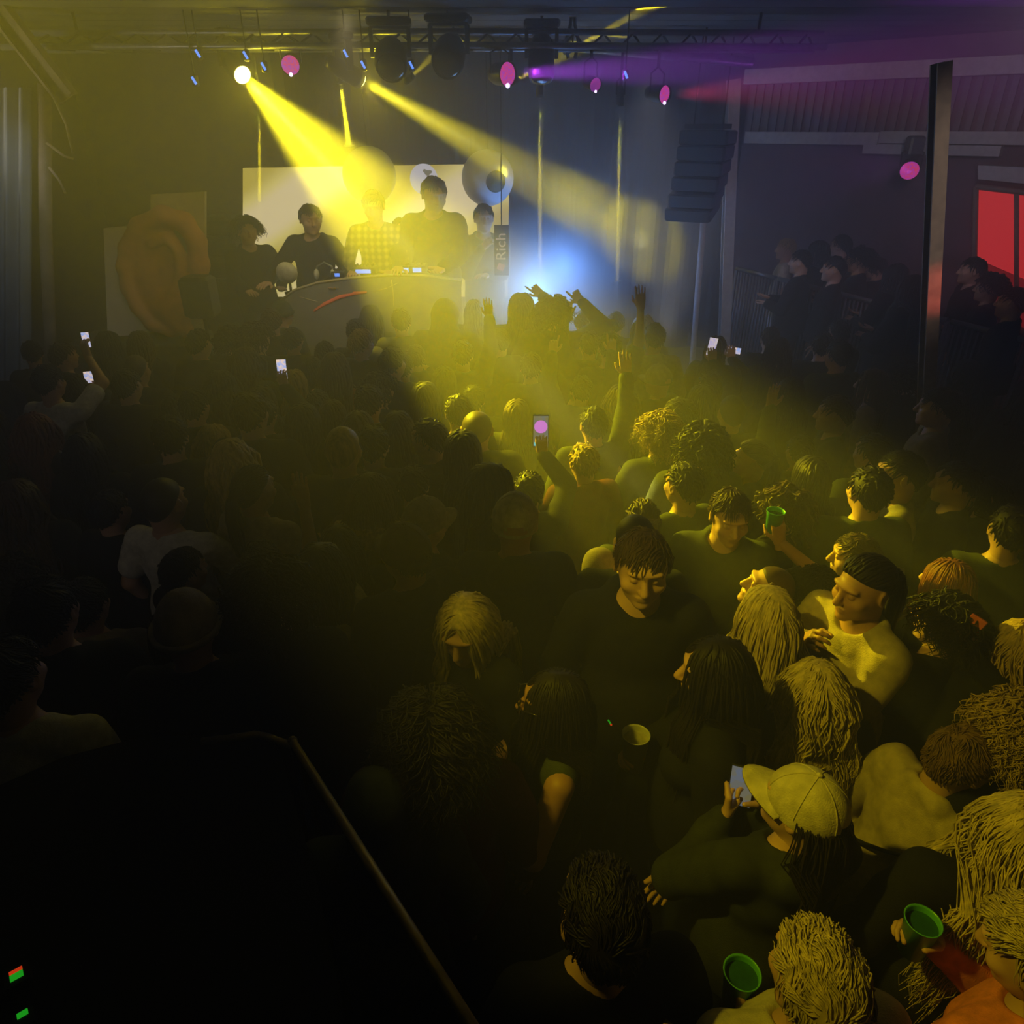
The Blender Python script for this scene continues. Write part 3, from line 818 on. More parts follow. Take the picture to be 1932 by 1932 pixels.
vw = empty('video_wall', ((c[2] + c[3]) / 2)); tag(vw, 'wide video wall glowing cream and yellow behind the performers', 'screen')
def loc(o, pts): return [Vector(p) - o.location for p in pts]
MB().slab(loc(vw, c), (0, -1, 0), .03).build('picture', sm, vw)
ctr = sum(c, Vector()) / 4
MB().slab(loc(vw, [ctr + (p - ctr) * 1.012 + Vector((0, .035, 0)) for p in c]), (0, -1, 0), .10).build('housing', M['plastic_black'], vw)
q = at_y(800, 338, YS - .012); mb = MB(); mb.lathe([(0, 0), (.17, 0), (.17, .006)], Matrix.Translation(q - vw.location) @ Matrix.Rotation(PI / 2, 4, 'X'), 32)
mb.build('white_disc', glow('video_white_disc', (.74, .70, .78), .95), vw)
q = at_y(806, 326, YS - .03); mb = MB()
for (x, z, rx, rz) in ((0, 0, .035, .03), (.03, .01, .03, .02), (.012, -.03, .014, .035), (-.03, .02, .02, .02)): mb.sphere(q - vw.location + Vector((x, 0, z)), (rx, .003, rz), n=14)
mb.build('grey_blot', glow('video_grey_blot', (.30, .28, .22), .7), vw)
st = MB()
for x in (c[3].x + .15, 0 * c[0].x + (c[0].x + c[1].x) / 2, c[2].x - .15): st.box((x - vw.location.x, .12, (.5 + c[2].z) / 2 - vw.location.z), (.10, .10, c[2].z - .5)); st.box((x - vw.location.x, .12, .52 - vw.location.z), (.4, .4, .04))
st.build('stand', M['black_metal'], vw)
# eyeballs
for (px, py, rp, Y, iris, l) in ((697, 331, 50, 8.75, None, 'white inflatable eyeball hanging above the middle performer, its pupil turned away'), (920, 336, 49, 9.1, (936, 343), 'white inflatable eyeball with an olive pupil hanging at the screen corner')):
    p = at_y(px, py, Y); zc = (p - CAM).dot(FWD); r = rp * zc / F_PX
    root = empty('eyeball_balloon', p); tag(root, l, 'eyeball', None)
    MB().sphere((0, 0, 0), r, n=36).build('globe', M['eye_white'], root)
    to = (at_y(iris[0], iris[1], Y - r * .9) - p).normalized() if iris else Vector((.1, 1, .05)).normalized()
    Rm = to.to_track_quat('Z', 'Y').to_matrix().to_4x4()
    pr = [(0, r * 1.012)] + [(r * 1.012 * math.sin(a), r * 1.012 * math.cos(a)) for a in [i * .39 / 6 for i in range(1, 7)]] + [(r * .98 * math.sin(.40), r * .98 * math.cos(.40))]
    MB().lathe(pr, Rm, 32).build('iris', M['iris'], root)
    MB().tube([(0, 0, r * .98), (0, 0, CEIL - p.z)], .006, 6).build('cord', M['black_metal'], root)
# ear panels
er = empty('ear_panel', at_y(290, 632, 8.2)); tag(er, 'big stepped board with a giant orange-brown ear, standing left of the stage', 'artwork')
MB().slab(loc(er, [at_y(*p, 8.2) for p in ((195, 431), (286, 424), (286, 628), (203, 637))]), (0, -1, 0), .06).build('board', M['board'], er)
MB().slab(loc(er, [at_y(*p, 8.26) for p in ((284, 367), (386, 362), (386, 622), (284, 628))]), (0, -1, 0), .06).build('board', M['board'], er)
f = Field((-1.1, -.30, -.1), (1.0, .16, 2.0), .018)
def ep(px, py, y=0.0): p = at_y(px, py, 8.16) - er.location; return (p.x, y, p.z)
outer = [(240, 470), (262, 430), (305, 408), (345, 420), (368, 455), (374, 500), (368, 545), (350, 580), (330, 605), (345, 622)]
for a, b in zip(outer, outer[1:]): f.rc(ep(*a), ep(*b), .10, .10, .05)
back = [(236, 470), (232, 505), (240, 545), (258, 580), (285, 612), (320, 624)]
for a, b in zip(back, back[1:]): f.rc(ep(*a), ep(*b), .075, .085, .05)
f.ell(ep(300, 520), (.36, .06, .60), k=.05)
f.ell(ep(306, 500, -.08), (.20, .07, .36), k=.06, sub=True)
for a, b in zip([(285, 460), (315, 450), (335, 475), (340, 515), (328, 550)], [(315, 450), (335, 475), (340, 515), (328, 550), (300, 575)]): f.rc(ep(*a, -.03), ep(*b, -.03), .05, .05, .03)
f.ell(ep(320, 585, -.02), (.20, .09, .14), k=.05)
f.ell(ep(318, 483, -.13), (.07, .08, .10), k=.03, sub=True)
y = f.ax[1][None, :, None]; f.f = np.maximum(f.f, (y - .05)).astype(np.float32)
link('ear_relief', np_mesh('ear_relief', *f.mesh()), M['ear'], er)
a, b = at_y(205, 640, 8.3), at_y(352, 628, 8.3)
rz = at_y(290, 634, 8.3).z - .02
o = MB().box(((a.x + b.x) / 2 - .1, 8.35, rz / 2), (b.x - a.x + .5, .7, rz), bev=.02).build('stage_riser', M['stage']); tag(o, 'black riser block the ear board stands on', 'riser')
# stacked cabinets beside the screen
pz = .5
for i, (py0, py1, l) in enumerate(((520, 480, 'lowest'), (480, 442, 'middle'), (442, 405, 'top'))):
    A, B = at_y(388, py0, 9.0), at_y(452, py1, 9.0)
    if i == 0:
        o = MB().box(((A.x + B.x) / 2, 9.0, (.5 + A.z) / 2), (B.x - A.x, .5, A.z - .5 - .004), bev=.03).build('flight_case', M['stage']); tag(o, 'dark flight case under the stack of speaker cabinets left of the screen', 'case')
    root = empty('speaker_cabinet', ((A.x + B.x) / 2, 9.0, A.z)); tag(root, f'olive-dark rounded speaker cabinet left of the screen, {l} of the stack of three', 'speaker', 'stacked speaker cabinets')
    h = B.z - A.z
    MB().box((0, 0, h / 2), (B.x - A.x, .5, h - .008), bev=.07).build('cabinet', M['speaker_cloth'], root)
    MB().box((0, -.252, h / 2), ((B.x - A.x) * .8, .012, h * .62), bev=.01).build('grille', M['plastic_black'], root)
# small speaker on a stand
A = at_y(385, 597, 7.55); B = at_y(385, 521, 7.55)
root = empty('speaker', (A.x, 7.55, A.z)); tag(root, 'black loudspeaker on a pole stand in front of the ear board', 'speaker')
h = B.z - A.z
MB().box((0, 0, h / 2), (.30, .28, h), bev=.03).build('cabinet', M['plastic_black'], root); MB().box((0, -.145, h / 2), (.25, .012, h * .88), bev=.005).build('grille', M['speaker_cloth'], root)
root = empty('speaker_stand', (A.x, 7.55, 0)); tag(root, 'thin black tripod stand carrying the loudspeaker by the ear board', 'stand')
MB().tube([(0, 0, .25), (0, 0, A.z - .003)], .018, 8).build('pole', M['black_metal'], root)
for k in range(3): MB().tube([(0, 0, .6), (.35 * math.cos(k * 2.1), .35 * math.sin(k * 2.1), .015)], .012, 6).build('leg', M['black_metal'], root)
# line array
root = empty('line_array', at_y(1338, 245, 8.5)); tag(root, 'tall black line array loudspeaker hanging beside the white post', 'speaker')
top = root.location.copy(); zc = (top - CAM).dot(FWD); w = 92 * zc / F_PX; hh = (at_y(1338, 245, 8.5).z - at_y(1338, 408, 8.5).z) / 6
yaw = Matrix.Rotation(rad(-28), 3, 'Z')
yy = 0
for i in range(6):
    a = rad(2.2 * i + (6 if i > 3 else 0)); R = yaw @ Matrix.Rotation(a, 3, 'X')
    c0 = Vector((-.012 * i, .02 * i * (i - 2) * .3, -hh * (i + .5)))
    b = MB().box(c0, (w, .42, hh * .96), R, bev=.015).build('cabinet', M['plastic_black'], root)
    MB().box(c0 + R @ Vector((0, -.215, 0)), (w * .92, .014, hh * .84), R).build('grille', M['speaker_cloth'], b)
MB().box((0, .05, .03), (w * .8, .35, .05), yaw).build('rigging_frame', M['black_metal'], root)
for s in (-.3, .3): MB().tube([(s * w, .05, .04), (s * w, .05, CEIL - top.z)], .008, 6).build('chain', M['black_metal'], root)
A, B = at_y(1326, 560, 8.7), at_y(1328, 405, 8.7)
o = MB().tube([(A.x, 8.7, .0), B], .035, 10).build('steel_pole', M['steel_white']); tag(o, 'pale thin pole standing under the hanging line array', 'pole')
# booth
YB = 7.75
bo = empty('dj_booth', at_y(690, 600, YB)); bo.location.z = .0; tag(bo, 'curved grey performer booth with orange line behind the front row', 'booth')
prof_px = [(520, 575), (556, 547), (600, 533), (660, 525), (730, 519), (800, 520), (870, 528)]
tops = [at_y(x, y, YB + .25 * ((x - 690) / 180) ** 2) for x, y in prof_px]
mb = MB(); rows = 8; V = []
for p in tops:
    for j in range(rows + 1):
        t = j / rows; z = p.z * (1 - t) + .0 * t
        V.append((p.x - bo.location.x, p.y - bo.location.y - .32 * math.sin(t * 1.4), z))
n = len(tops)
mb.add(V, [(i * (rows + 1) + j, i * (rows + 1) + j + 1, (i + 1) * (rows + 1) + j + 1, (i + 1) * (rows + 1) + j) for i in range(n - 1) for j in range(rows)], True)
mb.add([(v[0] * .98, v[1] + .06, v[2]) for v in V], [(i * (rows + 1) + j, (i + 1) * (rows + 1) + j, (i + 1) * (rows + 1) + j + 1, i * (rows + 1) + j + 1) for i in range(n - 1) for j in range(rows)], True)
mb.build('front_panel', M['booth'], bo)
MB().tube([Vector(p) - bo.location for p in tops], .014, 8).build('top_edge', M['booth_edge'], bo)
tb = MB(); T = [Vector(p) - bo.location for p in tops]
V = [(p.x, p.y, p.z - .012) for p in T] + [(p.x * .97, .42, p.z - .012) for p in T] + [(p.x, p.y + .01, p.z - .05) for p in T] + [(p.x * .97, .42, p.z - .05) for p in T]
for i in range(n - 1): tb.add([V[i], V[i + 1], V[n + i + 1], V[n + i], V[2 * n + i], V[2 * n + i + 1], V[3 * n + i + 1], V[3 * n + i]], [(0, 1, 2, 3), (7, 6, 5, 4), (3, 2, 6, 7), (0, 4, 5, 1)])
tb.build('desk_top', M['plastic_black'], bo)
def booth_pt(px, py, off=.0):
    d = ray(px, py); best = None
    for k in range(400):
        t = 6.2 + k * .008; p = CAM + d * t
        # depth of the front panel at this x and z
        xs = [q.x for q in tops]; i = max(0, min(n - 2, next((j for j in range(n - 1) if xs[j + 1] >= p.x), n - 2)))
        u = (p.x - xs[i]) / (xs[i + 1] - xs[i]); zt = tops[i].z * (1 - u) + tops[i + 1].z * u; yt = tops[i].y * (1 - u) + tops[i + 1].y * u
        tt = max(0, min(1, 1 - p.z / zt)); ys = yt - .32 * math.sin(tt * 1.4)
        if p.y >= ys: return p - d.normalized() * off - bo.location
    return p - bo.location
for pts, r, mn, nm in (([(592, 586), (612, 573), (640, 560), (668, 553), (692, 551)], .024, 'booth_orange', 'orange_line'), ([(565, 560), (590, 567), (615, 571)], .007, 'booth_edge', 'pale_line'), ([(738, 527), (742, 550), (743, 578)], .010, 'booth_edge', 'pale_line'), ([(700, 552), (725, 545), (750, 534)], .007, 'booth_edge', 'pale_line')):
    MB().tube([booth_pt(x, y, .004) for x, y in pts], [r * .6] + [r] * (len(pts) - 2) + [r * .5], 6, flat=.4).build(nm, M[mn], bo)
# things on the desk
def desk(px, py): 
    p = at_y(px, py, YB + .28); return p
def on_desk(x, dy=.30):
    xs = [q.x for q in tops]; i = max(0, min(n - 2, next((j for j in range(n - 1) if xs[j + 1] >= x), n - 2))); u = (x - xs[i]) / (xs[i + 1] - xs[i])
    return Vector((x, YB + dy, tops[i].z * (1 - u) + tops[i + 1].z * u - .011))
def gadget(name, px, w, d, h, label, cat, leds=(), dy=.30, col='plastic_black', tilt=0.):
    x = (at_y(px, 520, YB + dy)).x; p = on_desk(x, dy); root = empty(name, p); tag(root, label, cat)
    MB().box((0, 0, h / 2), (w, d, h), bev=.01).build('body', M[col], root)
    MB().box((0, -.02, h + .004), (w * .9, d * .7, .008)).build('control_plate', M['grey_metal'], root)
    kn = MB()
    for i in range(4):
        for j in range(2): kn.lathe([(.011, 0), (.010, .02), (0, .021)], Matrix.Translation((w * (-.33 + .22 * i), d * (-.15 + .3 * j), h + .008)), 10)
    kn.build('knobs', M['plastic_black'], root)['kind'] = 'stuff'
    for (lx, lw) in leds: MB().box((lx * w, -d / 2 - .004, h * .6), (lw, .01, h * .55)).build('blue_display', M['led_blue'], root)
gadget('media_player', 690, .26, .24, .07, 'black media player with a blue display before the plaid performer', 'media player', ((.0, .16),))
gadget('audio_mixer', 780, .30, .26, .08, 'black audio mixer with two blue displays before the standing performer', 'mixer', ((-.25, .09), (.2, .09)))
gadget('effects_unit', 640, .14, .18, .06, 'small black effects box with a blue light beside the media player', 'effects unit', ((0, .05),))
x = at_y(612, 520, YB + .25).x; p = on_desk(x, .28); root = empty('headphones', p + Vector((0, 0, .0))); tag(root, 'silver headphones lying on the booth before the left performer', 'headphones')
MB().tube([(-.09, 0, .05), (-.08, .02, .13), (0, .03, .17), (.08, .02, .13), (.09, 0, .05)], .012, 8).build('headband', M['grey_metal'], root)
for s in (-1, 1): MB().sphere((s * .09, 0, .055), (.028, .05, .054), n=16).build('ear_cup', M['paper'], root)
x = at_y(548, 505, YB + .45).x
root = empty('desk_lamp', on_desk(x, .35)); tag(root, 'round white fan lamp at the left end of the booth', 'lamp')
MB().lathe([(.07, 0), (.07, .02), (.015, .03), (.012, .16), (0, .161)], n=20).build('base', M['plastic_black'], root)
MB().lathe([(0, 0), (.09, .0), (.115, .03), (.115, .05), (.05, .07), (0, .072)], Matrix.Translation((0, -.02, .24)) @ Matrix.Rotation(rad(100), 4, 'X'), 24).build('head', M['paper'], root)

# ------------------------------------------------------------------ lamps on the rig
truss = empty('lighting_truss', at_y(900, 92, 7.3)); tag(truss, 'dark lighting truss carrying the row of lamps over the stage front', 'truss')
tz = truss.location.z
for dy, dz in ((-.14, 0), (.14, 0), (0, .11)): MB().tube([(-4.0, dy, dz), (0, dy, dz + .015), (2.95, dy, dz)], .025, 10).build('chord', M['grey_metal'], truss)
br = MB()
for i in range(28):
    x = -4.0 + .248 * i
    br.tube([(x, -.14, 0), (x + .124, 0, .11)], .010, 6); br.tube([(x + .124, 0, .11), (x + .248, .14, 0)], .010, 6); br.tube([(x, -.14, 0), (x + .248, .14, 0)], .010, 6)
br.build('braces', M['black_metal'], truss)['kind'] = 'stuff'
for x in (-3.4, -.2, 2.4): MB().tube([(x, 0, .11), (x, 0, CEIL - tz)], .012, 6).build('hanger', M['black_metal'], truss)
def orient(d, up=Vector((0, 0, 1))): return Vector(d).normalized().to_track_quat('Z', 'Y').to_matrix()
LIGHTS = []
def spot(loc, d, energy, col, ang, blend=.3, size=.03, name='lamp_beam'):
    l = bpy.data.lights.new(name, 'SPOT'); l.energy = energy; l.color = col; l.spot_size = rad(ang); l.spot_blend = blend; l.shadow_soft_size = size
    o = bpy.data.objects.new(name, l); COL.objects.link(o); o.location = loc
    o.rotation_euler = Vector(d).normalized().to_track_quat('-Z', 'Y').to_euler(); LIGHTS.append(o); return o
def fixture(name, px, py, Y, d, label, kind='moving', lens='lens_dark', r=.085, hang=True, size=1.0):
    """lens centre at the pixel; d is where it points"""
    p = at_y(px, py, Y); d = Vector(d).normalized(); R = orient(d).to_4x4()
    root = empty(name, p); tag(root, label, 'stage light')
    back = -d
    if kind == 'moving':
        hd = MB().lathe([(0, -.34 * size), (r * .8, -.33 * size), (r * 1.15, -.22 * size), (r * 1.2, -.05 * size), (r * 1.08, .0), (r * .98, -.004)], R, 20).build('head', M['black_metal'], root)
        MB().lathe([(r * .98, -.006), (r * .8, .016), (r * .45, .028), (0, .032)], R, 20).build('lens', M[lens], root)
        c = d * (-.17 * size); s = d.cross(Vector((0, 0, 1))); s = s.normalized() if s.length > .1 else Vector((1, 0, 0))
        yk = MB()
        for k in (-1, 1): yk.box(c + s * k * (r * 1.35) + Vector((0, 0, .10 * size)), (.03, .06, .21 * size), Matrix((s, Vector((0, 0, 1)).cross(s), Vector((0, 0, 1)))).transposed())
        yk.box(c + Vector((0, 0, .205 * size)), (r * 2.8, .06, .02), Matrix((s, Vector((0, 0, 1)).cross(s), Vector((0, 0, 1)))).transposed()); yk.build('yoke', M['black_metal'], root)
        MB().box(c + Vector((0, 0, .245 * size)), (r * 3.2, r * 2.0, .06 * size), Matrix((s, Vector((0, 0, 1)).cross(s), Vector((0, 0, 1)))).transposed(), bev=.015).build('base', M['plastic_black'], root)
        topz = c.z + .27 * size; cx, cy = c.x, c.y
    else:
        hd = MB().lathe([(0, -.20 * size), (r * .7, -.20 * size), (r * .95, -.14 * size), (r * 1.05, 0), (r * 1.05, .02), (r, .0)], R, 20).build('can', M['black_metal'], root)
        MB().lathe([(r, -.004), (0, .004)], R, 20).build('lens', M[lens], root)
        c = d * (-.10 * size); cx, cy = c.x, c.y; topz = .20 * size
        s = d.cross(Vector((0, 0, 1))); s = s.normalized() if s.length > .1 else Vector((1, 0, 0))
        MB().tube([c + s * r * 1.1, c + s * r * 1.15 + Vector((0, 0, .15 * size)), c + Vector((0, 0, .20 * size)), c - s * r * 1.15 + Vector((0, 0, .15 * size)), c - s * r * 1.1], .008, 6).build('yoke', M['black_metal'], root)
    if hang:
        ht = max(tz - p.z, topz + .03) if abs(p.y - 7.3) < .16 else CEIL - p.z
        MB().tube([(cx, cy, topz), (cx, cy, ht)], .014, 8).build('hanging_clamp', M['black_metal'], root)
    return p + d * (.045 if kind == 'moving' else .02), d
YEL = (1, .80, .012); YW = (1, .84, .010)
def toward(px, py, Y, qx, qy, z): return at_z(qx, qy, z) - at_y(px, py, Y)
YR = 7.3
SPOTS = []
def point(loc, en, col, size):
    l = bpy.data.lights.new('stage_glow', 'POINT'); l.energy = en; l.color = col; l.shadow_soft_size = size
    o = bpy.data.objects.new('stage_glow', l); COL.objects.link(o); o.location = loc
# big yellow beams
BEAMS = [
    # px, py, Y, aim(px,py,z), energy, angle, colour, label
    ('moving_head_light', 458, 142, 7.3, (1130, 850, 1.6), 7500, 23, YW, 'blazing yellow moving head throwing the widest beam, left end of the truss', 'lens_yellow', .075),
    ('moving_head_light', 680, 150, 7.3, (1180, 436, 10.2), 16000, 13.5, YW, 'blazing yellow moving head beaming across the right eyeball', 'lens_yellow', .065),
]
for (nm, px, py, Y, aim, en, ang, col, lab, lens, r) in BEAMS:
    d = (at_z(*aim) if aim[2] < 3 else at_y(*aim)) - at_y(px, py, Y)
    p, d = fixture(nm, px, py, Y, d, lab, 'moving', lens, r)
    spot(p, d, en * .7, (1, .90, .42), 3.2, .8, .02)   # hot core of the beam
    spot(p, d, en, col, ang, .6, .035)
    point(p + d * .10, 15, (1, .80, .02), .05)   # added point lamp standing in for light scattered by the haze
SHAFTS = []
SMALL = [
    (642, 152, 7.3, (667, 340, 7.15), 3500, 6.5, 'small yellow beam lamp pointing down onto the left eyeball'),
    (1018, 178, 7.45, (1020, 600, 7.45), 9500, 1.7, 'small yellow beam lamp with a thin beam straight down, below the magenta moving head'),
    (1170, 196, 7.45, (1163, 600, 7.45), 8000, 1.7, 'small yellow beam lamp with a thin beam straight down, nearest the line array'),
    (489, 192, 9.0, (490, 420, 9.0), 9000, 2.2, 'small yellow beam lamp pointing straight down at the video wall corner'),
]
for (px, py, Y, aim, en, ang, lab) in SMALL:
    d = at_y(*aim) - at_y(px, py, Y)
    p, d = fixture('pin_beam_light', px, py, Y, d, lab, 'can', 'lens_small', .032, size=.7)
    spot(p, d, en, YEL, ang, .15, .012); SHAFTS.append((p, d, ang, at_y(*aim)))
UPS = [
    (775, 146, 7.3, (862, 62), 2600, 7, 'small yellow beam lamp tilted up at the ceiling between the two dark moving heads'),
    (972, 152, 7.3, (1140, 62), 4200, 8, 'small yellow beam lamp tilted up at the ceiling behind the pink lamp'),
    (1086, 88, 7.6, (1235, 14), 3000, 9, 'small yellow beam lamp beside the hanging clamp, tilted up at the ceiling'),
]
for (px, py, Y, aim, en, ang, lab) in UPS:
    d = at_z(aim[0], aim[1], CEIL) - at_y(px, py, Y)
    p, d = fixture('pin_beam_light', px, py, Y, d, lab, 'can', 'lens_small', .030, size=.7)
    spot(p, d, en, YEL, ang, .5, .012)
for (px, py, Y, tx, ty, lab) in ((738, 128, 7.0, .1, -.6, 'unlit round moving head hanging from the truss, left of the dark pair'), (843, 122, 7.0, -.1, -.6, 'unlit round moving head hanging from the truss, right of the dark pair')):
    fixture('moving_head_light', px, py, Y, (tx, -1, ty), lab, 'moving', 'lens_dark', .115)
p, d = fixture('moving_head_light', 1021, 150, 7.2, (0, -.35, -1), 'dark moving head washed magenta, hanging right of the pink lamp', 'moving', 'lens_dark', .095)
# pink and purple lamps
FX = [
    ('wash_light', 548, 123, 7.25, (.15, -1, -.25), 'lens_pink', .075, 'pink honeycomb wash light hanging between the two blazing beams', None),
    ('wash_light', 957, 140, 7.15, (.62, -.75, -.06), 'lens_pink', .090, 'pink honeycomb wash light throwing the purple beam', (3200, 15, (.52, .05, 1), (1420, 118, 6.9))),
    ('wash_light', 1123, 160, 7.3, (.35, -.9, -.2), 'lens_magenta', .055, 'small dim magenta wash light in the purple beam', None),
    ('wash_light', 1253, 178, 7.3, (.55, -.8, -.1), 'lens_pink', .070, 'pink wash light nearest the line array with a pink beam', (420, 26, (1, .06, .26), (1420, 168, 7.0))),
]
for (nm, px, py, Y, d0, lens, r, lab, sp) in FX:
    p, d = fixture(nm, px, py, Y, d0, lab, 'can', lens, r)
    MB().sphere(Vector((r * .05, -.035, -r * .95)), r * .22, n=10).build('bright_diode', M['lens_white'], bpy.context.scene.objects[[o.name for o in COL.objects if o.name.startswith(nm) and o.type == 'EMPTY'][-1]])
    if sp: spot(p + Vector((.05, -.03, 0)), at_y(*sp[3]) - p, sp[0], sp[2], sp[1], .7, .04)
pw = at_wall(1716, 322, .35)
p, d = fixture('wash_light', 1716, 322, pw.y, (-.45, -1, -.3), 'pink-violet wash light under the lower beam of the right wall', 'can', 'lens_pink', .095, hang=False)
MB().box((.05, .12, .24), (.16, .16, .20), bev=.02).build('mount', M['grey_metal'], bpy.context.scene.objects[[o.name for o in COL.objects if o.name.startswith('wash_light') and o.type == 'EMPTY'][-1]])
spot(p, Vector((-.7, -.1, .12)), 26, (.55, .12, .9), 70, .8, .06)
# indicator diodes along the truss
for (px, py, l) in ((373, 101, 'farthest left along the truss'), (463, 104, 'just above the widest beam lamp'), (497, 125, 'between the widest beam lamp and the pink light'), (366, 152, 'lowest one at the left end of the rig'), (652, 101, 'above the second blazing beam lamp'), (685, 122, 'right above the second blazing lens'), (776, 123, 'above the small up-tilted lamp'), (1181, 141, 'in the purple beam near the thin vertical beam')):
    p = at_y(px, py, 7.1); root = empty('indicator_light', p); tag(root, 'tiny blue indicator light on the rig, ' + l, 'indicator light', 'blue indicator lights on the rig')
    MB().box((0, 0, 0), (.018, .012, .06), Matrix.Rotation(rad(-28), 3, 'Y')).build('diode', M['led_blue'], root)
    MB().box((0, .03, 0), (.05, .05, .09), bev=.01).build('housing', M['plastic_black'], root)
    MB().tube([(0, .03, .04), (0, .03, CEIL - p.z)], .006, 6).build('hanging_bracket', M['black_metal'], root)
# rig clamp
root = empty('rigging_clamp', at_y(1080, 60, 7.6)); tag(root, 'black scissor-shaped rigging clamp hanging under the ceiling pipes', 'clamp')
tp = CEIL - root.location.z
for s in (-1, 1): MB().tube([(s * .015, 0, tp), (s * .02, 0, .05), (s * .06, 0, -.08), (s * .03, 0, -.2)], .016, 8).build('jaw', M['black_metal'], root)
MB().tube([(-.04, 0, -.02), (.04, 0, -.02)], .012, 8).build('pin', M['grey_metal'], root)
# assumed unseen lamp, added above the frame to rim-light the near crowd
p = Vector((-1.25, 1.15, 4.05)); root = empty('moving_head_light', p); tag(root, 'yellow moving head above the crowd, outside the top of the photo', 'stage light')
d = Vector((1.25, 1.9, 1.35)) - p; R = orient(d).to_4x4()
MB().lathe([(0, -.3), (.08, -.3), (.10, -.05), (.09, 0), (.08, -.004)], R, 18).build('head', M['black_metal'], root)
MB().tube([-d.normalized() * .15, (0, 0, CEIL - p.z)], .02, 8).build('hanging_clamp', M['black_metal'], root)
spot(p + d.normalized() * .02, d, 260, YEL, 49, .9, .05)  # added spot of the assumed lamp, lights the lower right crowd
# unseen fill spots added to brighten the ear board, curtain, post and walls
spot((-2.2, 5.6, 4.1), at_y(290, 520, 8.2) - Vector((-2.2, 5.6, 4.1)), 58, (1, .70, .34), 30, .9, .08, 'board_spill')
spot((-3.6, 5.6, 4.1), at_y(20, 440, 6.9) - Vector((-3.6, 5.6, 4.1)), 90, (.66, .80, 1), 46, .9, .08, 'curtain_spill')
spot((3.6, 1.6, 4.1), at_y(1760, 400, 5.0) - Vector((3.6, 1.6, 4.1)), 330, (1, .80, .62), 26, .9, .1, 'post_spill')  # unseen fill added to lift the brown post out of black
spot((3.2, 4.8, 4.1), at_wall(1640, 330, 0) - Vector((3.2, 4.8, 4.1)), 130, (.74, .58, .72), 74, .9, .10, 'wall_wash')  # fill added for the plum wall
spot((4.3, 3.2, 2.6), at_y(1758, 545, 5.0) - Vector((4.3, 3.2, 2.6)), 300, (1, .13, .09), 9, .4, .05, 'red_spill')  # unseen red lamp added to tint the lower post

spot((-1.2, 6.2, 4.1), at_y(690, 540, 7.7) - Vector((-1.2, 6.2, 4.1)), 130, (1, .78, .40), 60, .9, .06, 'performer_wash')  # front fill added for the performers and booth front
spot((-2.2, -.6, 4.1), Vector((-3.0, 4.4, 1.5)) - Vector((-2.2, -.6, 4.1)), 36, (1, .85, .62), 46, .9, .08, 'house_light')  # weak unseen fill from behind the camera
spot((-4.9, 6.1, 3.5), at_y(84, 190, 7.0) - Vector((-4.9, 6.1, 3.5)), 42, (1, .86, .66), 95, .9, .06, 'rafter_spill')  # close unseen fill added for the rafter and rusty post
# ------------------------------------------------------------------ haze
def vol(m, dens, g, col=(1, 1, 1)):
    nt = m.node_tree; N = nt.nodes; L = nt.links
    v = N.new('ShaderNodeVolumeScatter'); v.inputs['Density'].default_value = dens; v.inputs['Anisotropy'].default_value = g; v.inputs['Color'].default_value = (*col, 1)
    return v
w = bpy.data.worlds.new('hall_air'); S.world = w; w.use_nodes = True; nt = w.node_tree
nt.nodes['Background'].inputs[0].default_value = (.5, .5, .4, 1); nt.nodes['Background'].inputs[1].default_value = 0.0
v = vol(w, .085, .35); nt.links.new(v.outputs[0], nt.nodes['World Output'].inputs['Volume'])
def fog(name, px, py, Y, r, dens, label):
    m = bpy.data.materials.new(name); m.use_nodes = True; nt = m.node_tree; nt.nodes.clear(); N = nt.nodes; L = nt.links
    o = N.new('ShaderNodeOutputMaterial'); vv = vol(m, dens, .1); L.new(vv.outputs[0], o.inputs['Volume'])
    tc = N.new('ShaderNodeTexCoord'); mp = N.new('ShaderNodeMapping'); mp.inputs['Scale'].default_value = (1 / r[0], 1 / r[1], 1 / r[2]); L.new(tc.outputs['Object'], mp.inputs[0])
    gr = N.new('ShaderNodeTexGradient'); gr.gradient_type = 'SPHERICAL'; L.new(mp.outputs[0], gr.inputs[0])
    nz = N.new('ShaderNodeTexNoise'); nz.inputs['Scale'].default_value = 2.2; nz.inputs['Detail'].default_value = 2; L.new(tc.outputs['Object'], nz.inputs[0])
    mu = N.new('ShaderNodeMath'); mu.operation = 'MULTIPLY'; L.new(gr.outputs['Fac'], mu.inputs[0]); L.new(nz.outputs['Fac'], mu.inputs[1])
    m2 = N.new('ShaderNodeMath'); m2.operation = 'MULTIPLY'; m2.inputs[1].default_value = dens; L.new(mu.outputs[0], m2.inputs[0]); L.new(m2.outputs[0], vv.inputs['Density'])
    ob = MB().sphere((0, 0, 0), r, n=32).build(name, m); ob.location = at_y(px, py, Y); tag(ob, label, 'smoke', None, 'stuff'); return ob
